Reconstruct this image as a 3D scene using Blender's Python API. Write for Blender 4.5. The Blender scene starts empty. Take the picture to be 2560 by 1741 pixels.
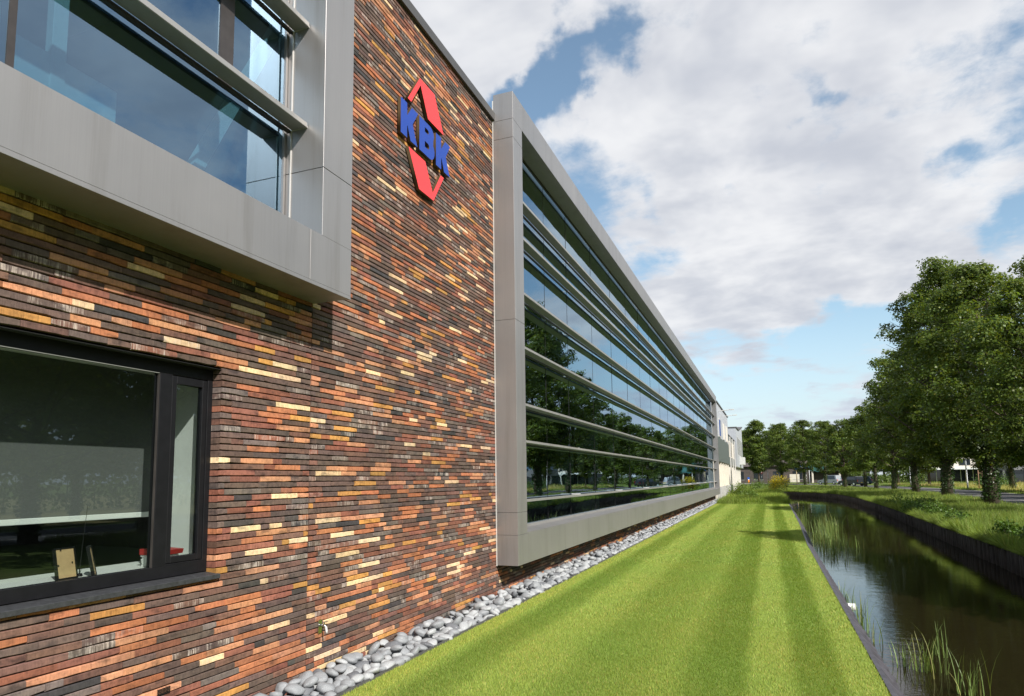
import bpy, math, random
import numpy as np
from mathutils import Matrix, Vector

S = bpy.context.scene
COL = S.collection
rad = math.radians

# ------------------------------------------------------------------ camera
CAM = np.array([4.0254, 0.0, 1.85])
F_PX, YAW, PITCH, ROLL, PSX, PSY = 1671.32, 0.3731, 0.1028, -0.0109, -17.0, 156.0
_cy, _sy = math.cos(YAW), math.sin(YAW)
_fw = np.array([-_sy * math.cos(PITCH), _cy * math.cos(PITCH), math.sin(PITCH)])
_rt = np.array([_cy, _sy, 0.0])
_up = np.cross(_rt, _fw)
_r2 = math.cos(ROLL) * _rt + math.sin(ROLL) * _up
_u2 = -math.sin(ROLL) * _rt + math.cos(ROLL) * _up
cam_d = bpy.data.cameras.new('camera')
cam = bpy.data.objects.new('camera', cam_d)
COL.objects.link(cam)
cam_d.sensor_width = 36
cam_d.lens = F_PX / 2560 * 36
cam_d.shift_x = -PSX / 2560
cam_d.shift_y = PSY / 2560
cam_d.clip_start = 0.05
cam_d.clip_end = 6000
cam.matrix_world = Matrix([[_r2[i], _u2[i], -_fw[i], CAM[i]] for i in range(3)] + [[0, 0, 0, 1]])
S.camera = cam


def project(p):
    """photo pixel (2560 wide) and depth of a world point"""
    d = np.asarray(p, float) - CAM
    z = d @ _fw
    return 1280 + PSX + F_PX * (d @ _r2) / z, 870.5 + PSY - F_PX * (d @ _u2) / z, z


def direction(px, py):
    d = _fw + _r2 * (px - 1280 - PSX) / F_PX - _u2 * (py - 870.5 - PSY) / F_PX
    return d / np.linalg.norm(d)


def ground_at(px, py, z=0.0):
    d = direction(px, py)
    t = (z - CAM[2]) / d[2]
    return CAM + d * t


# ------------------------------------------------------------------ sun, sky, exposure
SUN = Vector((0.423, -0.30, 0.43)).normalized()      # towards the sun
sun_d = bpy.data.lights.new('sun', 'SUN')
sun_d.energy = 5.0
sun_d.angle = rad(0.53)
sun_d.color = (1.0, 0.955, 0.895)
sun = bpy.data.objects.new('sun', sun_d)
COL.objects.link(sun)
sun.rotation_euler = SUN.to_track_quat('Z', 'Y').to_euler()
sun.location = (30, -20, 40)

S.view_settings.view_transform = 'Standard'
S.view_settings.look = 'None'
S.view_settings.gamma = 1
S.view_settings.exposure = 0.60
S.view_settings.use_curve_mapping = False

W = bpy.data.worlds.new('World')
S.world = W
W.use_nodes = True
wn, wl = W.node_tree.nodes, W.node_tree.links
wn.clear()


def N(nodes, t, **kw):
    n = nodes.new(t)
    for k, v in kw.items():
        setattr(n, k, v)
    return n


def build_sky():
    out = N(wn, 'ShaderNodeOutputWorld')
    bg = N(wn, 'ShaderNodeBackground')
    bg.inputs['Strength'].default_value = 0.087
    wl.new(bg.outputs[0], out.inputs[0])
    sky = N(wn, 'ShaderNodeTexSky', sky_type='NISHITA')
    sky.sun_disc = False
    sky.sun_elevation = math.asin(SUN.z)
    sky.sun_rotation = math.atan2(SUN.x, SUN.y)
    sky.air_density = 1.0
    sky.dust_density = 0.6
    sky.ozone_density = 2.0
    tc = N(wn, 'ShaderNodeTexCoord')
    sep = N(wn, 'ShaderNodeSeparateXYZ')
    wl.new(tc.outputs['Generated'], sep.inputs[0])

    def math_n(op, a, b=None, c=None, clamp=False):
        m = N(wn, 'ShaderNodeMath', operation=op)
        m.use_clamp = clamp
        for i, v in enumerate((a, b, c)):
            if v is None:
                continue
            if isinstance(v, (int, float)):
                m.inputs[i].default_value = v
            else:
                wl.new(v, m.inputs[i])
        return m.outputs[0]

    zc = math_n('MAXIMUM', sep.outputs[2], 0.0)
    den = math_n('ADD', zc, 0.16)
    comb = N(wn, 'ShaderNodeCombineXYZ')
    wl.new(math_n('DIVIDE', sep.outputs[0], den), comb.inputs[0])
    wl.new(math_n('DIVIDE', sep.outputs[1], den), comb.inputs[1])
    P = comb.outputs[0]

    def noise(scale, detail, rough, off=(0, 0, 0), dist=0.0, lac=2.0):
        mp = N(wn, 'ShaderNodeMapping')
        mp.inputs['Location'].default_value = off
        wl.new(P, mp.inputs[0])
        nz = N(wn, 'ShaderNodeTexNoise')
        nz.inputs['Scale'].default_value = scale
        nz.inputs['Detail'].default_value = detail
        nz.inputs['Roughness'].default_value = rough
        nz.inputs['Lacunarity'].default_value = lac
        nz.inputs['Distortion'].default_value = dist
        wl.new(mp.outputs[0], nz.inputs['Vector'])
        return nz.outputs['Fac']

    def density(off, fine=0.22, det=9):
        n1 = noise(1.25, 4, 0.5, (3.1 + off[0], 7.7 + off[1], 0), 0.1)
        n2 = noise(3.4, det, 0.58, (1.3 + off[0], -4.1 + off[1], 2.0), 0.25)
        n3 = noise(10.5, 8, 0.62, (-2.3 + off[0], 0.6 + off[1], 5.0), 0.3)
        d = math_n('ADD', math_n('MULTIPLY', n1, 0.80), math_n('MULTIPLY', n2, 0.58))
        return math_n('ADD', d, math_n('MULTIPLY', n3, fine)) if fine else d
    dens = density((0, 0))
    lit = math_n('SUBTRACT', density((0, 0), 0, 4), density((0.10, -0.07), 0, 4))      # thinner towards the sun: lit flank
    # openings in the cloud deck (blue patches), with noisy outlines
    wob = N(wn, 'ShaderNodeTexNoise')
    wob.inputs['Scale'].default_value = 9.0
    wob.inputs['Detail'].default_value = 6
    wl.new(tc.outputs['Generated'], wob.inputs['Vector'])
    vsub = N(wn, 'ShaderNodeVectorMath', operation='SUBTRACT')
    vsub.inputs[1].default_value = (0.5, 0.5, 0.5)
    wl.new(wob.outputs['Color'], vsub.inputs[0])
    vsc = N(wn, 'ShaderNodeVectorMath', operation='SCALE')
    vsc.inputs['Scale'].default_value = 0.20
    wl.new(vsub.outputs[0], vsc.inputs[0])
    vadd = N(wn, 'ShaderNodeVectorMath', operation='ADD')
    wl.new(tc.outputs['Generated'], vadd.inputs[0])
    wl.new(vsc.outputs[0], vadd.inputs[1])
    gaps = [(1500, 85, 3.0, 0.34), (1610, 85, 2.4, 0.22), (1400, 130, 2.0, 0.2), (1375, 255, 3.3, 0.36), (1300, 300, 2.2, 0.22), (1450, 245, 2.0, 0.2),
            (2085, 290, 1.9, 0.22), (1960, 215, 1.5, 0.16), (1990, 290, 1.5, 0.18), (2060, 430, 2.0, 0.20), (1805, 505, 1.4, 0.22),
            (2260, 800, 2.8, 0.22), (1960, 910, 4.0, 0.24), (2120, 850, 3.0, 0.22), (2545, 570, 1.8, 0.22), (1800, 850, 2.6, 0.20),
            (2380, 430, 1.5, 0.12), (1640, 560, 1.2, 0.12), (2250, 280, 1.4, 0.12), (1900, 600, 1.4, .12)]
    fill = [(1750, 330, 9.0, 0.20), (1850, 640, 9.0, 0.22), (2300, 150, 9.0, 0.20), (1150, 60, 7.0, 0.24), (2150, 620, 7.0, 0.16), (2400, 720, 3.0, 0.1), (1650, 250, 5, .12), (2300, 450, 6, .12)]
    for lst, sg in ((gaps, -1), (fill, 1)):
        for px, py, r, s in lst:
            d = direction(px, py)
            dot = N(wn, 'ShaderNodeVectorMath', operation='DISTANCE')
            dot.inputs[1].default_value = tuple(d)
            wl.new(vadd.outputs[0], dot.inputs[0])
            mr = N(wn, 'ShaderNodeMapRange', interpolation_type='SMOOTHERSTEP')
            mr.inputs['From Min'].default_value = 0.0
            mr.inputs['From Max'].default_value = rad(r) * 1.5
            mr.inputs['To Min'].default_value = s * sg * (0.72 if sg < 0 else 1.0)
            mr.inputs['To Max'].default_value = 0.0
            wl.new(dot.outputs['Value'], mr.inputs[0])
            dens = math_n('ADD', dens, mr.outputs[0])
    cov = N(wn, 'ShaderNodeMapRange', interpolation_type='SMOOTHSTEP')
    cov.inputs['From Min'].default_value = 0.70
    cov.inputs['From Max'].default_value = 0.90
    wl.new(dens, cov.inputs[0])
    # cloud body shading: thicker parts a little greyer, lit edges white
    thick = N(wn, 'ShaderNodeMapRange', interpolation_type='SMOOTHSTEP')
    thick.inputs['From Min'].default_value = 0.16
    thick.inputs['From Max'].default_value = 0.84
    sh = math_n('ADD', math_n('MULTIPLY', noise(1.9, 6, 0.55, (8.2, 1.1, 3.0), 0.25), 0.75), math_n('MULTIPLY', lit, 1.7))
    wl.new(math_n('ADD', sh, 0.12), thick.inputs[0])
    cc = N(wn, 'ShaderNodeMix', data_type='RGBA')
    wl.new(thick.outputs[0], cc.inputs['Factor'])
    cc.inputs['A'].default_value = (6.9, 6.95, 7.1, 1)
    cc.inputs['B'].default_value = (4.5, 4.72, 5.25, 1)
    mix = N(wn, 'ShaderNodeMix', data_type='RGBA')
    wl.new(math_n('MULTIPLY', cov.outputs[0], 0.97), mix.inputs['Factor'])
    skb = N(wn, 'ShaderNodeVectorMath', operation='MULTIPLY')
    skb.inputs[1].default_value = (1.62, 1.58, 1.36)
    wl.new(sky.outputs[0], skb.inputs[0])
    wl.new(skb.outputs[0], mix.inputs['A'])
    wl.new(cc.outputs['Result'], mix.inputs['B'])
    # pale air towards the horizon
    hz = N(wn, 'ShaderNodeMapRange', interpolation_type='SMOOTHSTEP')
    hz.inputs['From Min'].default_value = 0.0
    hz.inputs['From Max'].default_value = 0.26
    hz.inputs['To Min'].default_value = 0.75
    hz.inputs['To Max'].default_value = 0.0
    wl.new(sep.outputs[2], hz.inputs[0])
    mh = N(wn, 'ShaderNodeMix', data_type='RGBA')
    wl.new(hz.outputs[0], mh.inputs['Factor'])
    wl.new(mix.outputs['Result'], mh.inputs['A'])
    mh.inputs['B'].default_value = (4.6, 5.3, 6.3, 1)
    wl.new(mh.outputs['Result'], bg.inputs['Color'])


build_sky()

S.cycles.use_denoising = True
S.cycles.max_bounces = 8
S.cycles.transparent_max_bounces = 12
S.cycles.caustics_reflective = False
S.cycles.caustics_refractive = False
S.cycles.sample_clamp_indirect = 6

# ------------------------------------------------------------------ helpers
rng = np.random.default_rng(7)
R = random.Random(11)


def tag(o, label=None, cat=None, group=None, kind=None):
    if label: o['label'] = label
    if cat: o['category'] = cat
    if group: o['group'] = group
    if kind: o['kind'] = kind
    return o


def empty(name, loc=(0, 0, 0), parent=None):
    o = bpy.data.objects.new(name, None)
    o.empty_display_size = 0.2
    COL.objects.link(o)
    o.location = loc
    o.parent = parent
    return o


def link(name, me, parent=None, loc=None):
    o = bpy.data.objects.new(name, me)
    COL.objects.link(o)
    o.parent = parent
    if loc is not None:
        o.location = loc
    return o


def mesh_from(name, verts, faces, mat, smooth=False, col=None):
    me = bpy.data.meshes.new(name)
    me.from_pydata([tuple(v) for v in verts], [], faces)
    if mat is not None:
        me.materials.append(mat)
    if smooth:
        me.polygons.foreach_set('use_smooth', [True] * len(me.polygons))
    if col is not None:
        a = me.color_attributes.new('Col', 'FLOAT_COLOR', 'POINT')
        a.data.foreach_set('color', np.asarray(col, np.float32).ravel())
    me.update()
    return me


def np_mesh(name, V, Fc, mat, col=None, smooth=False):
    """V (n,3); Fc (m,k) constant polygon size k"""
    me = bpy.data.meshes.new(name)
    n, (m, k) = len(V), Fc.shape
    me.vertices.add(n)
    me.vertices.foreach_set('co', np.ascontiguousarray(V, np.float32).ravel())
    me.loops.add(m * k)
    me.loops.foreach_set('vertex_index', np.ascontiguousarray(Fc, np.int32).ravel())
    me.polygons.add(m)
    me.polygons.foreach_set('loop_start', np.arange(0, m * k, k, dtype=np.int32))
    me.polygons.foreach_set('loop_total', np.full(m, k, np.int32))
    if smooth:
        me.polygons.foreach_set('use_smooth', np.ones(m, bool))
    me.materials.append(mat)
    if col is not None:
        a = me.color_attributes.new('Col', 'FLOAT_COLOR', 'POINT')
        a.data.foreach_set('color', np.ascontiguousarray(col, np.float32).ravel())
    me.update()
    me.validate()
    return me


class MB:
    def __init__(s):
        s.v, s.f = [], []

    def box(s, x0, x1, y0, y1, z0, z1):
        b = len(s.v)
        s.v += [(x, y, z) for z in (z0, z1) for y in (y0, y1) for x in (x0, x1)]
        s.f += [(b, b + 2, b + 3, b + 1), (b + 4, b + 5, b + 7, b + 6), (b, b + 1, b + 5, b + 4), (b + 2, b + 6, b + 7, b + 3), (b, b + 4, b + 6, b + 2), (b + 1, b + 3, b + 7, b + 5)]
        return s

    def prism(s, pts, axis, a, b):
        """extrude a 2-D outline along an axis"""
        n0 = len(s.v)
        n = len(pts)
        for t in (a, b):
            for p in pts:
                s.v.append({'x': (t, p[0], p[1]), 'y': (p[0], t, p[1]), 'z': (p[0], p[1], t)}[axis])
        s.f.append(tuple(range(n0, n0 + n)))
        s.f.append(tuple(range(n0 + 2 * n - 1, n0 + n - 1, -1)))
        for i in range(n):
            j = (i + 1) % n
            s.f.append((n0 + i, n0 + n + i, n0 + n + j, n0 + j))
        return s

    def tube(s, pts, radii, n=8, cap=True):
        pts = [Vector(p) for p in pts]
        b0 = len(s.v)
        for i, p in enumerate(pts):
            d = (pts[min(i + 1, len(pts) - 1)] - pts[max(i - 1, 0)]).normalized()
            u = d.cross(Vector((0.31, 0.95, 0.05))).normalized() if abs(d.y) < 0.9 else d.cross(Vector((1, 0, 0))).normalized()
            w = d.cross(u)
            r = radii[i] if hasattr(radii, '__len__') else radii
            for k in range(n):
                a = 2 * math.pi * k / n
                s.v.append(tuple(p + u * math.cos(a) * r + w * math.sin(a) * r))
        for i in range(len(pts) - 1):
            for k in range(n):
                a, b = b0 + i * n + k, b0 + i * n + (k + 1) % n
                s.f.append((a, b, b + n, a + n))
        if cap:
            s.f.append(tuple(b0 + k for k in range(n))[::-1])
            e = b0 + (len(pts) - 1) * n
            s.f.append(tuple(e + k for k in range(n)))
        return s

    def mesh(s, name, mat, smooth=False, bevel=0):
        me = mesh_from(name, s.v, s.f, mat, smooth)
        import bmesh
        bm = bmesh.new()
        bm.from_mesh(me)
        bmesh.ops.recalc_face_normals(bm, faces=bm.faces)
        if bevel:
            bmesh.ops.bevel(bm, geom=list(bm.edges), offset=bevel, segments=1, affect='EDGES', profile=0.5)
        bm.to_mesh(me)
        bm.free()
        return me

    def build(s, name, mat, parent=None, smooth=False, bevel=0):
        return link(name, s.mesh(name, mat, smooth, bevel), parent)


def box(name, b, mat, parent=None, bevel=0):
    return MB().box(*b).build(name, mat, parent, bevel=bevel)


# ------------------------------------------------------------------ materials
def new_mat(name):
    m = bpy.data.materials.new(name)
    m.use_nodes = True
    nt = m.node_tree
    return m, nt.nodes, nt.links, nt.nodes['Principled BSDF']


def ramp(nodes, links, fac, stops):
    r = nodes.new('ShaderNodeValToRGB')
    e = r.color_ramp.elements
    while len(e) < len(stops):
        e.new(0.5)
    for i, (p, c) in enumerate(stops):
        e[i].position = p
        e[i].color = tuple(c) + (1,) if len(c) == 3 else c
    links.new(fac, r.inputs[0])
    return r.outputs[0]


def noise_tex(nodes, links, scale, detail=4, rough=0.55, vec=None, stretch=None, coord='Object'):
    tc = nodes.new('ShaderNodeTexCoord')
    v = tc.outputs[coord]
    if stretch:
        mp = nodes.new('ShaderNodeMapping')
        mp.inputs['Scale'].default_value = stretch
        links.new(v, mp.inputs[0])
        v = mp.outputs[0]
    n = nodes.new('ShaderNodeTexNoise')
    n.inputs['Scale'].default_value = scale
    n.inputs['Detail'].default_value = detail
    n.inputs['Roughness'].default_value = rough
    links.new(v, n.inputs['Vector'])
    return n


def plain(name, c, rough=0.6, metal=0.0, var=0.12, scale=6, bump=0.0, stretch=None, spec=0.5):
    m, n, l, b = new_mat(name)
    nz = noise_tex(n, l, scale, 5, 0.6, stretch=stretch)
    c0 = tuple(max(0, x * (1 - var)) for x in c)
    c1 = tuple(x * (1 + var) for x in c)
    l.new(ramp(n, l, nz.outputs['Fac'], [(0.3, c0), (0.7, c1)]), b.inputs['Base Color'])
    b.inputs['Roughness'].default_value = rough
    b.inputs['Metallic'].default_value = metal
    b.inputs['Specular IOR Level'].default_value = spec
    if bump:
        bp = n.new('ShaderNodeBump')
        bp.inputs['Strength'].default_value = bump
        bp.inputs['Distance'].default_value = 0.01
        l.new(nz.outputs['Fac'], bp.inputs['Height'])
        l.new(bp.outputs[0], b.inputs['Normal'])
    return m


def mat_metal(name, base, rough=0.42, metal=0.6):
    m, n, l, b = new_mat(name)
    st = noise_tex(n, l, 14, 3, 0.6, stretch=(9, 9, 0.12))       # drawn vertical grain
    cl = noise_tex(n, l, 0.9, 4, 0.55)
    c = n.new('ShaderNodeMix'); c.data_type = 'RGBA'
    l.new(st.outputs['Fac'], c.inputs['Factor'])
    c.inputs['A'].default_value = tuple(x * 0.93 for x in base) + (1,)
    c.inputs['B'].default_value = tuple(x * 1.07 for x in base) + (1,)
    d = n.new('ShaderNodeMix'); d.data_type = 'RGBA'; d.blend_type = 'MULTIPLY'
    d.inputs['Factor'].default_value = 1
    l.new(c.outputs['Result'], d.inputs['A'])
    l.new(ramp(n, l, cl.outputs['Fac'], [(0.3, (0.93, 0.93, 0.93)), (0.7, (1.04, 1.03, 1.02))]), d.inputs['B'])
    rain = noise_tex(n, l, 3.2, 5, 0.65, stretch=(1.6, 1.6, 0.10))   # rain streaks and dust
    e = n.new('ShaderNodeMix'); e.data_type = 'RGBA'; e.blend_type = 'MULTIPLY'
    e.inputs['Factor'].default_value = 1
    l.new(d.outputs['Result'], e.inputs['A'])
    l.new(ramp(n, l, rain.outputs['Fac'], [(0.30, (0.86, 0.85, 0.83)), (0.48, (1, 1, 1)), (0.8, (1.04, 1.04, 1.04))]), e.inputs['B'])
    l.new(e.outputs['Result'], b.inputs['Base Color'])
    b.inputs['Metallic'].default_value = metal
    rr = n.new('ShaderNodeMapRange')
    rr.inputs['To Min'].default_value = rough - 0.05
    rr.inputs['To Max'].default_value = rough + 0.09
    l.new(cl.outputs['Fac'], rr.inputs[0])
    l.new(rr.outputs[0], b.inputs['Roughness'])
    return m


def mat_brick():
    m, n, l, b = new_mat('brick')
    at = n.new('ShaderNodeVertexColor'); at.layer_name = 'Col'
    fine = noise_tex(n, l, 34, 4, 0.65, stretch=(1, 1.0, 0.9))
    vert = noise_tex(n, l, 60, 3, 0.6, stretch=(1, 2.2, 0.10))    # drag marks across the brick height
    big = noise_tex(n, l, 9, 5, 0.6)
    grime = noise_tex(n, l, 0.75, 5, 0.6)
    c1 = n.new('ShaderNodeMix'); c1.data_type = 'RGBA'; c1.blend_type = 'MULTIPLY'
    c1.inputs['Factor'].default_value = 1
    l.new(at.outputs['Color'], c1.inputs['A'])
    l.new(ramp(n, l, fine.outputs['Fac'], [(0.25, (0.60, 0.58, 0.57)), (0.5, (1, 1, 1)), (0.75, (1.22, 1.17, 1.12))]), c1.inputs['B'])
    c2 = n.new('ShaderNodeMix'); c2.data_type = 'RGBA'; c2.blend_type = 'MULTIPLY'
    c2.inputs['Factor'].default_value = 0.85
    l.new(c1.outputs['Result'], c2.inputs['A'])
    l.new(ramp(n, l, vert.outputs['Fac'], [(0.3, (0.78, 0.76, 0.75)), (0.7, (1.12, 1.1, 1.08))]), c2.inputs['B'])
    # chalky bloom on some bricks (amount in alpha)
    fac = n.new('ShaderNodeMath'); fac.operation = 'MULTIPLY'
    l.new(at.outputs['Alpha'], fac.inputs[0])
    mb = n.new('ShaderNodeMath'); mb.operation = 'MULTIPLY'
    l.new(ramp(n, l, vert.outputs['Fac'], [(0.42, (0, 0, 0)), (0.6, (1, 1, 1))]), mb.inputs[0])
    l.new(ramp(n, l, big.outputs['Fac'], [(0.42, (0, 0, 0)), (0.58, (1, 1, 1))]), mb.inputs[1])
    l.new(mb.outputs[0], fac.inputs[1])
    c3 = n.new('ShaderNodeMix'); c3.data_type = 'RGBA'
    l.new(fac.outputs[0], c3.inputs['Factor'])
    l.new(c2.outputs['Result'], c3.inputs['A'])
    c3.inputs['B'].default_value = (0.50, 0.43, 0.37, 1)
    burn = noise_tex(n, l, 5.5, 5, 0.6, stretch=(1, 1, 3.0))      # flashed, burnt zones along a brick
    c5 = n.new('ShaderNodeMix'); c5.data_type = 'RGBA'; c5.blend_type = 'MULTIPLY'
    c5.inputs['Factor'].default_value = 1
    l.new(c3.outputs['Result'], c5.inputs['A'])
    l.new(ramp(n, l, burn.outputs['Fac'], [(0.34, (0.55, 0.57, 0.60)), (0.46, (0.95, 0.95, 0.95)), (0.7, (1.08, 1.06, 1.02))]), c5.inputs['B'])
    c4 = n.new('ShaderNodeMix'); c4.data_type = 'RGBA'; c4.blend_type = 'MULTIPLY'
    c4.inputs['Factor'].default_value = 1
    l.new(c5.outputs['Result'], c4.inputs['A'])
    l.new(ramp(n, l, grime.outputs['Fac'], [(0.3, (0.86, 0.85, 0.85)), (0.65, (1.06, 1.05, 1.04))]), c4.inputs['B'])
    l.new(c4.outputs['Result'], b.inputs['Base Color'])
    b.inputs['Roughness'].default_value = 0.82
    b.inputs['Specular IOR Level'].default_value = 0.3
    bp = n.new('ShaderNodeBump')
    bp.inputs['Strength'].default_value = 0.55
    bp.inputs['Distance'].default_value = 0.004
    l.new(vert.outputs['Fac'], bp.inputs['Height'])
    l.new(bp.outputs[0], b.inputs['Normal'])
    return m


def mat_glass(name, tint, f0=0.2, wave=0.0, refl=(0.74, 0.88, 1.0)):
    m, n, l, b = new_mat(name)
    n.remove(b)
    out = n['Material Output']
    tr = n.new('ShaderNodeBsdfTransparent'); tr.inputs[0].default_value = tuple(tint) + (1,)
    gl = n.new('ShaderNodeBsdfGlossy'); gl.inputs['Roughness'].default_value = 0.0
    gl.inputs['Color'].default_value = tuple(refl) + (1,)
    # Schlick reflectance on the outer face only (f0 = coated-glass reflectance at normal incidence)
    ge = n.new('ShaderNodeNewGeometry')
    dt = n.new('ShaderNodeVectorMath'); dt.operation = 'DOT_PRODUCT'
    l.new(ge.outputs['Incoming'], dt.inputs[0]); l.new(ge.outputs['Normal'], dt.inputs[1])

    def mth(op, a, b_):
        q = n.new('ShaderNodeMath'); q.operation = op
        for i, v in enumerate((a, b_)):
            if isinstance(v, (int, float)): q.inputs[i].default_value = v
            else: l.new(v, q.inputs[i])
        return q.outputs[0]
    om = mth('SUBTRACT', 1.0, mth('ABSOLUTE', dt.outputs['Value'], 0))
    fac = mth('ADD', mth('MULTIPLY', mth('POWER', om, 5.0), 1 - f0), f0)
    fac = mth('MULTIPLY', fac, mth('SUBTRACT', 1.0, mth('MULTIPLY', ge.outputs['Backfacing'], 0.9)))
    mx = n.new('ShaderNodeMixShader')
    l.new(fac, mx.inputs[0]); l.new(tr.outputs[0], mx.inputs[1]); l.new(gl.outputs[0], mx.inputs[2])
    if wave:
        nz = noise_tex(n, l, 1.1, 2, 0.5, stretch=(1, 1, 2.2))
        bp = n.new('ShaderNodeBump'); bp.inputs['Strength'].default_value = wave; bp.inputs['Distance'].default_value = 0.012
        l.new(nz.outputs['Fac'], bp.inputs['Height'])
        l.new(bp.outputs[0], gl.inputs['Normal'])
    l.new(mx.outputs[0], out.inputs[0])
    return m


def mat_leaf(name, c, trans=0.4, rough=0.5):
    m, n, l, b = new_mat(name)
    out = n['Material Output']
    at = n.new('ShaderNodeVertexColor'); at.layer_name = 'Col'
    c1 = n.new('ShaderNodeMix'); c1.data_type = 'RGBA'; c1.blend_type = 'MULTIPLY'; c1.inputs['Factor'].default_value = 1
    c1.inputs['A'].default_value = tuple(c) + (1,)
    l.new(at.outputs['Color'], c1.inputs['B'])
    l.new(c1.outputs['Result'], b.inputs['Base Color'])
    b.inputs['Roughness'].default_value = rough
    b.inputs['Specular IOR Level'].default_value = 0.35
    tl = n.new('ShaderNodeBsdfTranslucent')
    c2 = n.new('ShaderNodeMix'); c2.data_type = 'RGBA'; c2.blend_type = 'MULTIPLY'; c2.inputs['Factor'].default_value = 1
    l.new(c1.outputs['Result'], c2.inputs['A']); c2.inputs['B'].default_value = (1.5, 1.35, 0.6, 1)
    l.new(c2.outputs['Result'], tl.inputs[0])
    mx = n.new('ShaderNodeMixShader'); mx.inputs[0].default_value = trans
    l.new(b.outputs[0], mx.inputs[1]); l.new(tl.outputs[0], mx.inputs[2])
    l.new(mx.outputs[0], out.inputs[0])
    return m


def mat_ground(name, stops, scale=3.0, fine=40, bump=0.4, rough=0.9):
    m, n, l, b = new_mat(name)
    a = noise_tex(n, l, scale, 6, 0.6)
    f = noise_tex(n, l, fine, 4, 0.65)
    c = n.new('ShaderNodeMix'); c.data_type = 'RGBA'; c.blend_type = 'MULTIPLY'; c.inputs['Factor'].default_value = 1
    l.new(ramp(n, l, a.outputs['Fac'], stops), c.inputs['A'])
    l.new(ramp(n, l, f.outputs['Fac'], [(0.25, (0.62, 0.62, 0.62)), (0.75, (1.3, 1.3, 1.3))]), c.inputs['B'])
    l.new(c.outputs['Result'], b.inputs['Base Color'])
    b.inputs['Roughness'].default_value = rough
    b.inputs['Specular IOR Level'].default_value = 0.2
    bp = n.new('ShaderNodeBump'); bp.inputs['Strength'].default_value = bump; bp.inputs['Distance'].default_value = 0.03
    l.new(f.outputs['Fac'], bp.inputs['Height']); l.new(bp.outputs[0], b.inputs['Normal'])
    return m


def mat_water():
    m, n, l, b = new_mat('water')
    b.inputs['Base Color'].default_value = (0.012, 0.0085, 0.004, 1)
    b.inputs['Roughness'].default_value = 0.02
    b.inputs['IOR'].default_value = 1.33
    b.inputs['Specular IOR Level'].default_value = 0.5
    a = noise_tex(n, l, 2.6, 4, 0.55, stretch=(1.0, 1.9, 1))
    f = noise_tex(n, l, 11, 3, 0.5, stretch=(1.0, 1.7, 1))
    pat = noise_tex(n, l, 0.22, 3, 0.5)
    ad = n.new('ShaderNodeMath'); ad.operation = 'MULTIPLY_ADD'
    l.new(f.outputs['Fac'], ad.inputs[0]); ad.inputs[1].default_value = 0.30; l.new(a.outputs['Fac'], ad.inputs[2])
    bp = n.new('ShaderNodeBump'); bp.inputs['Distance'].default_value = 0.03
    mr = n.new('ShaderNodeMapRange'); mr.inputs['From Min'].default_value = 0.35; mr.inputs['From Max'].default_value = 0.65
    mr.inputs['To Min'].default_value = 0.02; mr.inputs['To Max'].default_value = 0.13
    l.new(pat.outputs['Fac'], mr.inputs[0]); l.new(mr.outputs[0], bp.inputs['Strength'])
    l.new(ad.outputs[0], bp.inputs['Height']); l.new(bp.outputs[0], b.inputs['Normal'])
    return m


M_BRICK = mat_brick()
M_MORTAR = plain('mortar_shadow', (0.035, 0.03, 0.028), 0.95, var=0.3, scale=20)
M_METAL = mat_metal('anodised_aluminium', (0.325, 0.313, 0.308))
M_FIN = mat_metal('fin_aluminium', (0.38, 0.37, 0.355), 0.45, 0.55)
M_TRIM = plain('pale_trim', (0.62, 0.60, 0.57), 0.45, 0.2, 0.05)
M_DARKMETAL = plain('black_aluminium', (0.0075, 0.0075, 0.0088), 0.5, 0.0, 0.2, 12, spec=0.22)
M_BRONZE = plain('bronze_mullion', (0.055, 0.048, 0.045), 0.4, 0.3, 0.15, 10)
M_COPING = plain('coping_metal', (0.10, 0.097, 0.095), 0.5, 0.4, 0.12, 3)
M_GASKET = plain('joint_black', (0.008, 0.008, 0.008), 0.8, 0, 0.2)
M_GLASS = mat_glass('solar_glass', (0.34, 0.41, 0.39), 0.42, 0.10, (0.68, 0.86, 1.0))
M_GLASS1 = mat_glass('upper_window_glass', (0.50, 0.65, 0.70), 0.32, 0.0, (0.52, 0.76, 1.0))
M_GLASS2 = mat_glass('clear_window_glass', (0.80, 0.83, 0.815), 0.10, 0.0)
M_WHITE = plain('white_paint', (0.72, 0.74, 0.72), 0.6, 0, 0.05)
M_CEIL = plain('ceiling_board', (0.55, 0.56, 0.56), 0.8, 0, 0.06)
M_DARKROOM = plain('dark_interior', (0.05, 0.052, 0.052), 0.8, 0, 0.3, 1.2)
M_FLOOR = plain('carpet', (0.07, 0.065, 0.06), 0.9, 0, 0.2, 5)

# ------------------------------------------------------------------ office building: brick wall
YEND, ZTOP = 9.80, 7.85
office = empty('office_building', (0, 0, 0))
tag(office, 'multicoloured long brick office with projecting grey metal window surrounds and blue red wall sign', 'building')

PAL = np.array([[0.126, 0.086, 0.072], [0.106, 0.078, 0.067], [0.056, 0.052, 0.051], [0.158, 0.086, 0.066], [0.225, 0.092, 0.063],
                [0.38, 0.150, 0.074], [0.48, 0.235, 0.130], [0.46, 0.235, 0.070], [0.66, 0.49, 0.30], [0.150, 0.122, 0.108]])
PW = np.array([0.215, 0.14, 0.03, 0.16, 0.12, 0.105, 0.095, 0.042, 0.044, 0.049])
PW = PW / PW.sum()
PITCHZ = 0.0506


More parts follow.
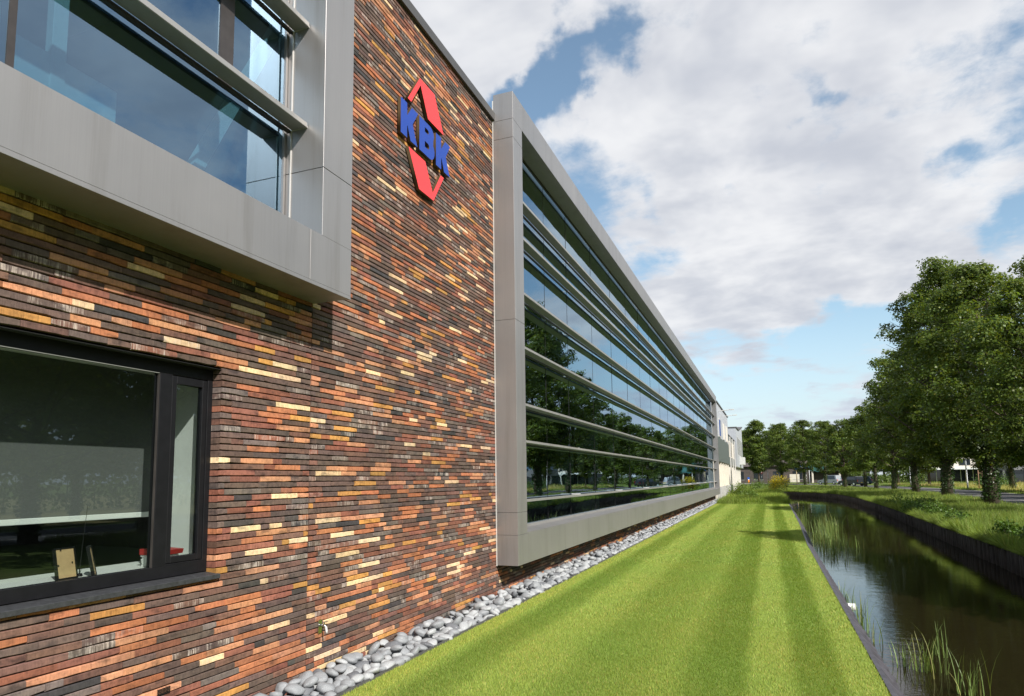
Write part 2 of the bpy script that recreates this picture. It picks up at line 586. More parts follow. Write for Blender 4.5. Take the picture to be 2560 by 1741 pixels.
def brick_mesh_data(y0, y1, z0, z1, back, r, seg=4):
    """one hand-moulded brick: irregular lower arris, softened front edges"""
    n = seg + 1
    bow = r.uniform(-0.0012, 0.0012)
    out = 0.010 + r.uniform(-0.003, 0.004)
    V = []
    rounded0, rounded1 = r.random() < 0.3, r.random() < 0.3
    for i in range(n):
        t = i / seg
        y = y0 + (y1 - y0) * t
        jb = r.uniform(-0.0028, 0.0020)
        jt = r.uniform(-0.0008, 0.0008)
        zb, zt = z0 + jb + bow * (t - .5), z1 + jt + bow * (t - .5)
        e = 0.0
        if (i == 0 and rounded0) or (i == seg and rounded1):
            e = 0.007
        f = out + r.uniform(-0.0012, 0.0012)
        V += [(back, y, zt), (f - 0.006, y, zt - e * .5), (f - e * .2, y, zt - 0.004 - e * .5), (f - e * .2, y, zb + 0.005 + e * .5), (f - 0.008, y, zb + e * .5), (back, y, zb)]
    Fc = []
    for i in range(seg):
        for k in range(5):
            a = i * 6 + k
            Fc.append((a, a + 1, a + 7, a + 6))
    Fc.append((0, 5, 4, 3)); Fc.append((0, 3, 2, 1))
    e = seg * 6
    Fc.append((e + 0, e + 1, e + 2, e + 3)); Fc.append((e + 0, e + 3, e + 4, e + 5))
    return V, Fc


def brick_colour(r):
    k = int(np.searchsorted(np.cumsum(PW), r.random()))
    k = min(k, len(PAL) - 1)
    c = PAL[k] * (0.82 + 0.36 * r.random())
    c = c * np.array([1 + r.uniform(-.06, .06), 1, 1 + r.uniform(-.08, .08)])
    bloom = 0.0
    u = r.random()
    if k in (0, 1, 2, 9, 3) and u < 0.17:
        bloom = r.uniform(0.5, 1.0)
    elif k in (4, 5, 8) and u < 0.12:
        bloom = r.uniform(0.4, 0.8)
    return tuple(c) + (bloom,)


def lay_course(z, segs, r):
    """yield (y0, y1) bricks of one course inside the given spans"""
    for a, b in segs:
        y = a - r.uniform(0, 0.30)
        while y < b - 0.001:
            u = r.random()
            L = 0.40 + r.uniform(-.02, .02) if u < 0.48 else (r.uniform(0.23, 0.35) if u < 0.78 else r.uniform(0.09, 0.21))
            if y + L < a + .05:
                L = a + .12 - y
            y0, y1 = max(y, a), min(y + L, b)
            if b - y1 < 0.06:
                y1 = b
            if y1 - y0 > 0.035:
                yield y0, y1
            y = y1 if y1 > y else b
            y += 0.0


WIN_Y1, WIN_Z0, WIN_Z1, WIN_Y0 = 4.0794, 1.118, 2.742, 0.62
YJ = 5.197
rb = random.Random(5)
bricks = []
nc = int(ZTOP / PITCHZ) + 1
for i in range(nc):
    z0 = -0.02 + i * PITCHZ
    z1 = z0 + PITCHZ - 0.0065
    zm = .5 * (z0 + z1)
    left = -0.6
    if WIN_Z0 < zm < WIN_Z1:
        segs = [(left, WIN_Y0), (WIN_Y1, YJ - .004), (YJ + .004, YEND)]
    elif zm > 3.62:
        segs = [(YJ + .004, YEND)]
    else:
        segs = [(left, YJ - .004), (YJ + .004, YEND)]
    for y0, y1 in lay_course(z0, segs, rb):
        edge = abs(y0 - WIN_Y1) < 1e-6 or abs(y1 - WIN_Y0) < 1e-6
        bricks.append((y0 + .0008, y1 - .0008, z0, z1, -0.115 if edge else -0.03))
for i in range(11):                                                   # plinth under the long glazed frame
    z0 = -0.02 + i * PITCHZ
    for y0, y1 in lay_course(z0, [(YEND, 30.0), (30.01, 55.9)], rb):
        bricks.append((y0 + .0008, y1 - .0008, z0, z0 + PITCHZ - 0.0075, -0.03))
score = []
for k, (y0, y1, z0, z1, bk) in enumerate(bricks):
    px, py, d = project((0.01, .5 * (y0 + y1), .5 * (z0 + z1)))
    ok = d > 0.5 and 15 < px < 2545 and 10 < py < 1730
    if ok and zm and y1 < 5.3 and z0 > 3.4:
        ok = False
    if ok:
        ax, ay, _ = project((0.01, y0, z0)); bx, by, _ = project((0.01, y1, z1))
        score.append((abs(bx - ax) * (z1 - z0) / d, k))
score.sort(reverse=True)
single = {k for _, k in score[:298]}

wall = MB()
wall.box(-0.30, -0.016, WIN_Y1 + .115, 5.21, -0.3, 3.55)
wall.box(-0.30, -0.016, 5.21, YEND, -0.3, ZTOP)
wall.box(-0.30, -0.016, -0.6, WIN_Y1 + .115, WIN_Z1 + .03, 3.55)
wall.box(-0.30, -0.016, -0.6, WIN_Y1 + .115, -0.3, WIN_Z0 - .03)
wall.box(-0.30, -0.016, -0.6, WIN_Y0 - .115, WIN_Z0 - .03, WIN_Z1 + .03)
wall.box(-0.30, -0.016, YEND, 55.9, -0.3, 0.53)
brick_wall = wall.build('brick_wall', M_MORTAR, office)
SV, SF, SC = [], [], []
for k, (y0, y1, z0, z1, bk) in enumerate(bricks):
    V, Fc = brick_mesh_data(y0, y1, z0, z1, bk, rb, 4 if y1 - y0 > .2 else 2)
    c = brick_colour(rb)
    nst = len(V) // 6
    g0, g1 = rb.uniform(.84, 1.14), rb.uniform(.84, 1.14)
    vc = []
    for st_ in range(nst):
        gq = (g0 + (g1 - g0) * st_ / (nst - 1)) * rb.uniform(.93, 1.07)
        vc += [(c[0] * gq, c[1] * gq * rb.uniform(.98, 1.02), c[2] * gq, c[3])] * 6
    if k in single:
        link('brick', mesh_from('brick', V, Fc, M_BRICK, False, vc), brick_wall)
    else:
        b0 = len(SV)
        SV += V
        SF += [tuple(b0 + q for q in f) for f in Fc]
        SC += vc
o = link('brick_courses', mesh_from('brick_courses', SV, SF, M_BRICK, False, SC), brick_wall)
tag(o, kind='stuff')
# expansion joint
box('expansion_joint', (-0.014, -0.004, YJ - .0035, YJ + .0035, -0.02, 3.6), M_GASKET, brick_wall)
# roof edge
rc = MB().prism([(-0.4, 7.86), (-0.012, 7.86), (-0.012, 7.80), (0.055, 7.80), (0.06, 7.925), (-0.4, 7.94)], 'y', 5.0, YEND + .02).build('roof_coping', M_COPING, office)
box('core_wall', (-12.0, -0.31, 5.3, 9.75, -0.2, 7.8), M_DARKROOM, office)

# ------------------------------------------------------------------ upper metal surround with ribbon window (left)
D1, Y1E, Z1B, ZF1 = 0.423, 5.2236, 3.557, 8.24
YL = -1.6
G = 0.004
ms = empty('metal_surround', (0, 0, 0), office)
# bottom box, side jamb, corner: folded panels with open joints
box('panel', (-0.05, D1, YL, 4.62 - G, Z1B + .03, Z1B + .476), M_METAL, ms, 0.0012)
box('panel', (-0.02, D1, 4.62, Y1E, Z1B + .03, 4.033), M_METAL, ms, 0.0012)
jx = [(4.0335, 4.669 - .003), (4.669 + .003, 7.2), (7.206, 7.76)]
for a, b in jx:
    box('panel', (-0.02, D1, 4.778, Y1E, a, b), M_METAL, ms, 0.0012)
box('panel', (-0.05, D1, YL, Y1E, 7.766, ZF1), M_METAL, ms, 0.0012)
box('soffit_panel', (-0.02, D1 - .012, YL, Y1E - .012, Z1B, Z1B + .028), M_METAL, ms, 0.002)
box('drip_edge', (D1 - .03, D1 + .001, YL, Y1E, Z1B - .004, Z1B + .0285), M_METAL, ms, 0.001)
for zf in (5.07, 6.05, 7.03):
    f = MB().prism([(0.075, zf + .008), (0.235, zf), (0.245, zf + .003), (0.245, zf + .045), (0.075, zf + .036)], 'y', YL, 4.765).build('louvre_fin', M_FIN, office)
    box('bracket', (0.02, 0.24, 4.766, 4.776, zf + .004, zf + .022), M_TRIM, f)
    box('rail', (0.028, 0.060, YL, 4.765, zf - .012, zf + .014), M_BRONZE, f)
gz = empty('ribbon_window', (0, 0, 0), office)
box('pane', (-0.030, -0.018, 2.412, 4.745, 4.03, 5.09), M_GLASS1, gz)
box('pane', (-0.030, -0.018, YL, 2.365, 4.03, 5.09), M_GLASS1, gz)
box('pane', (-0.030, -0.018, 4.108, 4.745, 5.11, 7.76), M_GLASS1, gz)
box('pane', (-0.030, -0.018, 1.2, 3.955, 5.11, 7.76), M_GLASS1, gz)
box('pane', (-0.030, -0.018, YL, 1.06, 5.11, 7.76), M_GLASS1, gz)
box('mullion', (-0.09, -0.012, 2.366, 2.411, 4.03, 5.09), M_BRONZE, gz)
box('mullion', (-0.09, -0.006, 3.956, 4.107, 5.11, 7.76), M_BRONZE, gz)
box('mullion', (-0.09, -0.006, 1.061, 1.199, 5.11, 7.76), M_BRONZE, gz)
box('transom', (-0.09, -0.01, YL, 4.745, 5.091, 5.109), M_BRONZE, gz)
box('jamb_profile', (-0.09, 0.004, 4.746, 4.772, 4.034, 7.76), M_METAL, gz)
box('sealing_strip', (0.055, 0.066, 4.768, 4.7775, 4.034, 7.76), M_TRIM, gz)
# the room behind
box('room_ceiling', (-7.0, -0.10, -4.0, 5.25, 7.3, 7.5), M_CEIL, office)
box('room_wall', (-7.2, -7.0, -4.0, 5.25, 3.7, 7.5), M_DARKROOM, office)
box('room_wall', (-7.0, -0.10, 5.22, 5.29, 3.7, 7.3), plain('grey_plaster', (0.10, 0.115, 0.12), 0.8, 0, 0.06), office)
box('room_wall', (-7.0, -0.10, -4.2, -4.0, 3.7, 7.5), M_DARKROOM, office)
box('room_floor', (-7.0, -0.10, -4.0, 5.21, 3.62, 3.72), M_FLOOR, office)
# room furnishing seen through the glass
rp = tag(empty('room_partition', (-0.9, 2.6, 3.72)), 'pale office partition screen behind the upper ribbon window', 'partition')
box('screen_panel', (-0.03, 0.03, -2.2, 1.13, 0.06, 1.365), M_WHITE, rp, 0.004)
box('post', (-0.04, 0.04, 0.575, 0.69, 0.06, 3.5), M_WHITE, rp, 0.004)
for yy in (-1.9, 0.95):
    box('foot', (-0.2, 0.2, yy - .03, yy + .03, 0.0, 0.06), M_BRONZE, rp, 0.004)
br = MB()
br.prism([(3.72, 3.73), (3.84, 3.73), (5.2, 6.43), (5.2, 6.66)], 'x', -0.55, -0.45)
tag(br.build('wind_brace', M_WHITE), 'white diagonal steel brace standing inside the upper ribbon window', 'brace')
lampm = plain('lamp_black', (0.02, 0.02, 0.022), 0.5)
pl = tag(empty('pendant_lamp', (-1.3, 3.05, 6.3)), 'dark round pendant lamp hanging inside the upper ribbon window', 'lamp')
lm = MB().tube([(0, 0, 0), (0, 0, .05), (0, 0, .10)], [.26, .27, .12], 20)
lm.build('lamp_shade', lampm, pl, True)
MB().tube([(0, 0, .1), (0, 0, 1.0)], [.006, .006], 6).build('cord', lampm, pl)

# ------------------------------------------------------------------ ground-floor window (left)
gw = empty('ground_floor_window', (0, 0, 0), office)
XF = -0.078
fr = MB()
WB, WT = 1.168, 2.742
fr.box(-0.14, XF, WIN_Y0, WIN_Y1 - .001, 2.655, WT)          # head
fr.box(-0.14, XF, WIN_Y0, WIN_Y1 - .001, WB, 1.252)          # bottom rail
fr.box(-0.14, XF, 3.582, 3.690, 1.252, 2.655)                # mullion
fr.box(-0.14, XF, 4.030, WIN_Y1 - .001, 1.252, 2.655)        # right stile
fr.box(-0.14, XF, WIN_Y0, WIN_Y0 + .06, 1.252, 2.655)
fr.box(-0.14, XF, 3.6895, 4.0305, 1.2515, 1.262)
wf = fr.build('frame', M_DARKMETAL, gw, bevel=0.002)
cs = MB()
cs.box(-0.135, XF - .006, 3.696, 3.738, 1.266, 2.650)
cs.box(-0.135, XF - .006, 3.984, 4.026, 1.266, 2.650)
cs.box(-0.135, XF - .006, 3.738, 3.984, 1.266, 1.310)
cs.box(-0.135, XF - .006, 3.738, 3.984, 2.592, 2.650)
cas = cs.build('casement', M_DARKMETAL, gw, bevel=0.002)
box('pane', (-0.118, -0.106, 3.7385, 3.9835, 1.3105, 2.5915), M_GLASS2, cas)
box('pane', (-0.118, -0.106, WIN_Y0 + .061, 3.5815, 1.2525, 2.6545), M_GLASS2, gw)
box('glazing_bead', (-0.100, -0.082, WIN_Y0 + .061, 3.578, 2.6495, 2.6545), plain('bead_grey', (0.22, 0.22, 0.21), 0.5), gw)
box('glazing_bead', (-0.100, -0.084, 3.5745, 3.5815, 1.2525, 2.645), M_BRONZE, gw)
msl = plain('sill_stone', (0.030, 0.031, 0.034), 0.55, 0, 0.35, 25, 0.3)
MB().prism([(-0.135, 1.1675), (-0.135, 1.13), (0.045, 1.116), (0.045, 1.150)], 'y', WIN_Y0 - .03, WIN_Y1 + .018).build('sill', msl, gw, bevel=0.002)
box('head_flashing', (-0.10, 0.006, WIN_Y0 - .01, WIN_Y1 + .005, 2.7425, 2.7455), M_GASKET, gw)
for q in (2.2, 2.6):
    pass
# interior of that room
box('inner_jamb', (-0.62, -0.142, 4.085, 4.30, 1.10, 3.0), M_WHITE, office)
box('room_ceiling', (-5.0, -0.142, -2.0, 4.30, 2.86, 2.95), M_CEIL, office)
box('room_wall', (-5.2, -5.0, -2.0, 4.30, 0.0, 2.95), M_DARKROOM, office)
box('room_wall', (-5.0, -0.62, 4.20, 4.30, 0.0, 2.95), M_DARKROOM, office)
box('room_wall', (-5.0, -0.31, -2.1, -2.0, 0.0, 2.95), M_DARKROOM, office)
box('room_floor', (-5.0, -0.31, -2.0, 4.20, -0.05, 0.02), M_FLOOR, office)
box('inner_sill', (-0.66, -0.142, WIN_Y0 - .1, 4.085, 1.20, 1.236), M_WHITE, office, 0.004)
mbl = plain('blind_fabric', (0.115, 0.12, 0.118), 0.85, 0, 0.05, 60, 0.1)
bl = tag(empty('roller_blind', (-0.60, 2.3, 2.7)), 'grey roller blind with white bottom bar half lowered behind the ground floor window', 'blind')
box('blind_sheet', (-0.002, 0.002, -1.7, 1.70, -1.075, 0.03), mbl, bl)
box('bottom_bar', (-0.012, 0.012, -1.7, 1.71, -1.115, -1.075), M_WHITE, bl, 0.003)
MB().tube([(0, -1.72, .06), (0, 1.72, .06)], [.035, .035], 12).build('roller_tube', M_TRIM, bl)
mboard = plain('hardboard', (0.50, 0.34, 0.17), 0.8, 0, 0.1, 20)


def picture_frame(loc, w, h, rz, label):
    e = tag(empty('picture_frame', loc), label, 'picture frame', 'picture frames on the inner sill')
    e.rotation_euler = (0, rad(-12), rz)
    m = MB()
    t = 0.010
    m.box(-0.010, 0.010, -w / 2, w / 2, 0, t); m.box(-0.010, 0.010, -w / 2, w / 2, h - t, h)
    m.box(-0.010, 0.010, -w / 2, -w / 2 + t, t, h - t); m.box(-0.010, 0.010, w / 2 - t, w / 2, t, h - t)
    m.build('frame', M_DARKMETAL, e)
    box('backing_board', (0.002, 0.006, -w / 2 + t, w / 2 - t, t, h - t), mboard, e)
    b = MB()
    for (yy, zz) in ((-.03, h - .016), (w * .3, h * .5), (-w * .38, h * .45)):
        b.box(0.006, 0.009, yy - .004, yy + .004, zz - .006, zz + .006)
    b.build('clip', M_DARKMETAL, e)


picture_frame((-0.24, 3.075, 1.237), 0.150, 0.205, rad(6), 'wider tan backed picture frame standing on the inner sill beside a thin aerial')
picture_frame((-0.20, 3.235, 1.237), 0.135, 0.205, rad(48), 'narrow looking tan backed picture frame turned sideways on the inner sill')
an = tag(empty('desk_aerial', (-0.30, 3.20, 1.237)), 'thin black telescopic aerial rising behind the picture frames', 'aerial')
MB().tube([(0, 0, 0), (0, 0, .018)], [.022, .018], 14).build('base', M_DARKMETAL, an)
MB().tube([(0, 0, .018), (-.012, .025, .24)], [.0035, .0026], 6).build('lower_rod', M_DARKMETAL, an)
MB().tube([(-.012, .025, .24), (-.022, .052, .46)], [.0018, .0014], 6).build('upper_rod', M_DARKMETAL, an)
mred = plain('red_card', (0.45, 0.03, 0.03), 0.5)
bk = tag(empty('paper_stack', (-0.24, 3.80, 1.237)), 'stack of white papers under a red folder on the inner sill', 'paper stack')
for i in range(6):
    o = box('sheet_bundle', (-0.10, 0.09, -0.09, 0.08, i * .014, i * .014 + .012), M_WHITE, bk)
    o.location = (R.uniform(-.008, .008), R.uniform(-.006, .006), 0)
o = MB().prism([(-0.11, 0.086), (0.10, 0.086), (0.11, 0.120), (-0.11, 0.128)], 'y', -0.10, 0.10).build('folder', mred, bk)
dk = tag(empty('desk', (-1.25, 2.6, 0.02)), 'white topped office desk inside the ground floor window', 'desk')
box('table_top', (-0.45, 0.45, -1.4, 0.9, 0.70, 0.73), M_WHITE, dk, 0.004)
for a in (-0.4, 0.4):
    for b_ in (-1.3, 0.8):
        box('leg', (a - .025, a + .025, b_ - .025, b_ + .025, 0.0, 0.70), M_TRIM, dk)

# ------------------------------------------------------------------ long glazed frame
D2, Y2, Y3, ZT2, ZB2 = 0.377, 9.8034, 55.64, 8.243, 0.522
WJ = 0.4375
ls = empty('long_metal_surround', (0, 0, 0), office)
zs = [ZB2 + .481, 1.3338, 4.3976, 7.4492, ZT2 - .4705]
# lower box with its seams
ys = [Y2, 16.6, 22.6, 28.6, 34.6, 40.6, 46.6, 52.6, Y3]
for a, b in zip(ys[:-1], ys[1:]):
    box('panel', (0.004, D2, a + .0015, b - .0015, ZB2, 0.985), M_METAL, ls, 0.0012)
    MB().prism([(0.02, 0.9865), (D2 - .001, 0.9865), (D2 - .001, 1.0015), (0.02, 1.030)], 'y', max(a, Y2 + WJ) + .0015, min(b, Y3 - WJ) - .0015).build('sill_sheet', M_METAL, ls)
for (a, b) in ((0.9865, 1.3338), (1.3338, 4.3976), (4.3976, 7.4492), (7.4492, 7.7715)):
    box('panel', (0.03, D2, Y2 + .001, Y2 + WJ, a + .0025, b - .0025), M_METAL, ls, 0.0012)
    box('panel', (0.03, D2, Y3 - WJ, Y3 - .001, a + .0025, b - .0025), M_METAL, ls, 0.0012)
yt = [Y2, 13.563, 16.578, 19.586, 22.6] + [22.6 + 3.0 * i for i in range(1, 11)] + [Y3]
for a, b in zip(yt[:-1], yt[1:]):
    box('panel', (0.03, D2, a + .0015, b - .0015, 7.7735, ZT2), M_METAL, ls, 0.0012)
box('edge_strip', (0.012, 0.028, Y2 - .004, Y2 + .012, ZB2 - .01, ZT2 - .1), M_TRIM, ls)
box('joint_backing', (0.032, D2 - .02, Y2 + .02, Y2 + WJ - .02, 0.6, ZT2 - .06), M_GASKET, ls)
box('joint_backing', (0.032, D2 - .02, Y2 + .3, Y3 - .1, 7.80, ZT2 - .06), M_GASKET, ls)
box('wall_gap', (-0.02, 0.010, YEND + .002, YEND + .02, 0.53, 7.9), M_GASKET, ls)
box('soffit_rail', (0.015, 0.048, Y2 + WJ, Y3 - WJ, 7.735, 7.772), M_BRONZE, ls)
fz = [6.655, 5.995, 5.015, 4.068, 3.088, 2.463, 1.470]
for zf in fz:
    f = MB().prism([(0.075, zf + .004), (0.232, zf), (0.242, zf + .003), (0.242, zf + .042), (0.075, zf + .034)], 'y', Y2 + WJ + .004, Y3 - WJ - .004).build('louvre_fin', M_FIN, office)
    box('rail', (0.02, 0.055, Y2 + WJ + .004, Y3 - WJ - .004, zf - .010, zf + .016), M_BRONZE, f)
    for yy in np.arange(14.21, 55, 4.5):
        box('bracket', (0.0, 0.2, yy - .006, yy + .006, zf + .036, zf + .058), M_TRIM, f)
cw = empty('glass_facade', (0, 0, 0), office)
cols = [Y2 + WJ - .02, 12.585, 14.21]
while cols[-1] + 2.262 < Y3 - WJ - 1:
    cols.append(cols[-1] + 2.262)
cols.append(Y3 - WJ + .02)
bands = [(1.06, 1.478), (1.482, 2.474), (2.478, 3.098), (3.102, 4.078), (4.082, 5.028), (5.032, 6.006), (6.010, 6.668), (6.672, 7.79)]
rg = random.Random(3)
for a, b in zip(cols[:-1], cols[1:]):
    for z0, z1 in bands:
        me = MB().box(-0.006, 0.006, -(b - a) / 2 + .005, (b - a) / 2 - .005, -(z1 - z0) / 2, (z1 - z0) / 2).mesh('pane', M_GLASS)
        o = link('pane', me, cw, (-0.03, (a + b) / 2, (z0 + z1) / 2))
        o.rotation_euler = (0, rad(rg.uniform(-.12, .12)), rad(rg.uniform(-.14, .14)))
box('transom', (-0.10, -0.045, cols[0], cols[-1], 3.9, 4.45), M_DARKROOM, cw)
for y in cols[1:-1]:
    box('joint', (-0.034, -0.020, y - .004, y + .004, 1.06, 7.79), M_GASKET, cw)
pairs = [11.86] + [v for k in range(10) for v in (14.85 + 4.53 * k, 15.78 + 4.53 * k) if v < 55]
for y in pairs:
    box('mullion', (-0.11, -0.040, y - .045, y + .045, 5.03, 6.01), M_BRONZE, cw)
    box('mullion', (-0.11, -0.040, y - .045, y + .045, 1.48, 2.474), M_BRONZE, cw)
for k in range(10):
    a, b = 14.85 + 4.53 * k, 15.78 + 4.53 * k
    if b < 55:
        box('casement_rail', (-0.10, -0.042, a, b, 1.48, 1.70), M_BRONZE, cw)
box('casement_rail', (-0.10, -0.042, 10.3, 11.86, 1.48, 1.66), M_BRONZE, cw)
MB().box(-0.08, 0.06, Y2 + WJ, Y3 - WJ, 1.028, 1.062).build('bottom_profile', M_FIN, cw)
# rooms behind the glass
box('room_floor', (-9, -0.10, 9.8, 56, 0.6, 0.98), M_FLOOR, office)
box('room_floor', (-9, -0.105, 9.8, 56, 4.0, 4.35), M_CEIL, office)
box('room_ceiling', (-9, -0.10, 9.8, 56, 7.6, 7.8), M_CEIL, office)
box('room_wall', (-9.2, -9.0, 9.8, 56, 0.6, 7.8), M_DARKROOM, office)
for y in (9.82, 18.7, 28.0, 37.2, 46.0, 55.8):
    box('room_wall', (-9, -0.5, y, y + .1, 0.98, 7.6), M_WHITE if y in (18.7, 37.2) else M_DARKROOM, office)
for k in range(5):
    y = 13.16 + k * 9.05
    MB().tube([(-0.9, y, 0.98), (-0.9, y, 4.0)], .11, 14).build('column', M_WHITE, office, True)
    MB().tube([(-0.9, y, 4.35), (-0.9, y, 7.6)], .11, 14).build('column', M_WHITE, office, True)
box('roof_slab', (-12, 0.02, -4, 56, 7.82, 7.855), M_COPING, office).location.x = -0.33

# ------------------------------------------------------------------ sign
M_SIGNRED = plain('sign_red', (0.80, 0.045, 0.045), 0.4, 0, 0.03)
M_SIGNBLUE = plain('sign_blue', (0.010, 0.048, 0.30), 0.45, 0, 0.03)
M_SIGNSIDE = plain('sign_return', (0.07, 0.045, 0.02), 0.5, 0, 0.1)
sign = tag(empty('wall_sign', (0.0, 7.42, 6.29)), 'raised blue KBK letters between red chevrons mounted on the brick wall', 'sign')


def sg(pts):
    return [(y * 1.0128 - 7.42, 1.85 + (z - 1.85) * 1.0128 - 6.29) for y, z in pts]


def sign_piece(name, outline, mat, holes=()):
    cu = bpy.data.curves.new(name, 'CURVE')
    cu.dimensions = '2D'
    cu.fill_mode = 'BOTH'
    cu.extrude = 0.022
    cu.bevel_depth = 0.0
    for pl_ in [outline] + list(holes):
        sp = cu.splines.new('POLY')
        sp.points.add(len(pl_) - 1)
        for p, (a, b) in zip(sp.points, pl_):
            p.co = (a, b, 0, 1)
        sp.use_cyclic_u = True
    t = bpy.data.objects.new('tmp', cu)
    COL.objects.link(t)
    dg = bpy.context.evaluated_depsgraph_get()
    me = bpy.data.meshes.new_from_object(t.evaluated_get(dg))
    bpy.data.objects.remove(t)
    me.materials.clear()
    me.materials.append(mat)
    me.materials.append(M_SIGNSIDE)
    # local x,y,z(extrude) -> world y,z,x
    me.transform(Matrix(((0, 0, 1, 0), (1, 0, 0, 0), (0, 1, 0, 0), (0, 0, 0, 1))))
    for p in me.polygons:
        p.material_index = 0 if p.normal.x > 0.8 else 1
    o = link(name, me, sign)
    o.location = (0.048, 0, 0)
    for py_, pz_ in ((outline[0][0], outline[0][1]),):
        pass
    return o


def spacer(y, z):
    MB().tube([(0.0, y, z), (0.03, y, z)], [.012, .012], 8).build('spacer', M_DARKMETAL, sign)


sign_piece('chevron', sg([(7.119, 6.958), (6.812, 6.520), (6.902, 6.520), (7.138, 6.872), (7.338, 6.522), (7.785, 6.522), (7.519, 6.958)]), M_SIGNRED)
sign_piece('chevron', sg([(6.835, 5.910), (7.265, 5.910), (7.470, 5.578), (7.700, 5.915), (7.790, 5.915), (7.492, 5.478), (7.104, 5.478)]), M_SIGNRED)
KK = [(0, .445), (.152, .445), (.152, .288), (.268, .445), (.424, .445), (.288, .238), (.408, 0), (.238, 0), (.160, .165), (.152, .150), (.152, 0), (0, 0)]
sign_piece('letter_k', sg([(6.648 + a, 6.003 + b) for a, b in KK]), M_SIGNBLUE)


def arc(cx, cz, rx, rz, a0, a1, n=7):
    return [(cx + rx * math.cos(rad(a0 + (a1 - a0) * i / n)), cz + rz * math.sin(rad(a0 + (a1 - a0) * i / n))) for i in range(n + 1)]


BB = [(0, 0), (0, .445)] + arc(.27, .345, .125, .10, 90, -30) + arc(.285, .128, .128, .128, 45, -90)
BH1 = [(.145, .365)] + arc(.215, .335, .038, .030, 90, -90, 5) + [(.145, .305)]
BH2 = [(.145, .180)] + arc(.225, .142, .042, .038, 90, -90, 5) + [(.145, .104)]
sign_piece('letter_b', sg([(7.108 + a, 6.003 + b) for a, b in BB]), M_SIGNBLUE, [sg([(7.108 + a, 6.003 + b) for a, b in h]) for h in (BH1, BH2)])
sign_piece('letter_k', sg([(7.562 + a, 6.003 + b) for a, b in KK]), M_SIGNBLUE)
for y, z in [(-.55, .28), (.05, .45), (.3, .3), (-.4, -.4), (0.0, -.7), (.35, -.5), (-.65, -.1), (-.2, -.1), (.3, -.1)]:
    spacer(y, z)

# ------------------------------------------------------------------ tap and vent on the wall
M_CHROME = plain('chrome', (0.62, 0.62, 0.60), 0.22, 1.0, 0.05)
M_PLASTIC = plain('white_plastic', (0.55, 0.55, 0.53), 0.45)
tp = tag(empty('garden_tap', (0.012, 5.385, 0.49)), 'small chrome garden tap with white nozzle on a plate on the brick wall', 'tap')
MB().prism([(-.022, -.062), (.022, -.062), (.026, -.05), (.026, .05), (.018, .064), (-.018, .064), (-.026, .05), (-.026, -.05)], 'x', 0, 0.010).build('plate', M_CHROME, tp)
MB().tube([(0.01, 0, .012), (.055, 0, .012), (.075, 0, .0)], [.013, .013, .012], 12).build('body', M_CHROME, tp, True)
MB().tube([(.075, 0, .004), (.082, 0, -.035), (.083, 0, -.055)], [.010, .010, .011], 12).build('nozzle', M_PLASTIC, tp, True)
MB().tube([(.055, 0, .02), (.058, 0, .040)], [.006, .006], 8).build('spindle', M_CHROME, tp)
box('lever', (.048, .068, -.012, .050, .040, .047), M_CHROME, tp, 0.002)
vt = tag(empty('vent_grille', (0.012, 3.637, 0.403)), 'small black slotted vent grille set low in the brick wall', 'vent')
m_ = MB()
m_.box(-0.01, 0.0, -.056, .056, -.024, .024)
m_.build('backing', M_GASKET, vt)
for i in range(5):
    box('slat', (0.0005, 0.006, -.054, .054, -.021 + i * .0095, -.0165 + i * .0095), M_DARKMETAL, vt)
for i in range(5):
    box('rib', (0.0062, 0.008, -.05 + i * .025 - .001, -.05 + i * .025 + .001, -.023, .023), M_DARKMETAL, vt)

# ------------------------------------------------------------------ ground, canal, road
def interp(y, tab):
    ys_, xs_ = zip(*tab)
    return float(np.interp(y, ys_, xs_))


NEAR = [(-60, 4.9), (20, 4.91), (29, 5.05), (52, 5.2), (80, 5.2), (93.2, 5.2)]
FAR = [(-60, 9.55), (19.8, 9.65), (22, 9.75), (25.7, 9.89), (33.2, 10.21), (44, 10.68), (55, 11.0), (64.8, 11.19), (73, 11.0), (78, 10.7), (81, 10.3), (84.5, 9.4), (87.3, 8.23), (90, 6.9), (92.3, 5.75), (93.2, 5.25)]
near_x = lambda y: interp(y, NEAR)
far_x = lambda y: interp(y, FAR)
WATER_Z = -0.6

M_ROUGH = mat_ground('rough_grass_soil', [(0.30, (0.08, 0.12, 0.02)), (0.5, (0.12, 0.17, 0.03)), (0.72, (0.19, 0.20, 0.06))], 0.35, 9, 0.6)
M_LAWNSOIL = mat_ground('lawn_soil', [(0.3, (0.125, 0.185, 0.03)), (0.7, (0.175, 0.235, 0.045))], 1.4, 60, 0.4)
M_ASPHALT = mat_ground('asphalt', [(0.3, (0.075, 0.072, 0.075)), (0.7, (0.12, 0.115, 0.115))], 0.6, 45, 0.2, 0.8)
M_PATH = mat_ground('concrete_path', [(0.3, (0.26, 0.25, 0.24)), (0.7, (0.34, 0.33, 0.31))], 1.5, 50, 0.2, 0.85)
M_GRAVELBED = mat_ground('gravel_bed', [(0.3, (0.10, 0.105, 0.11)), (0.7, (0.26, 0.27, 0.28))], 9, 60, 0.6)
M_WATER = mat_water()

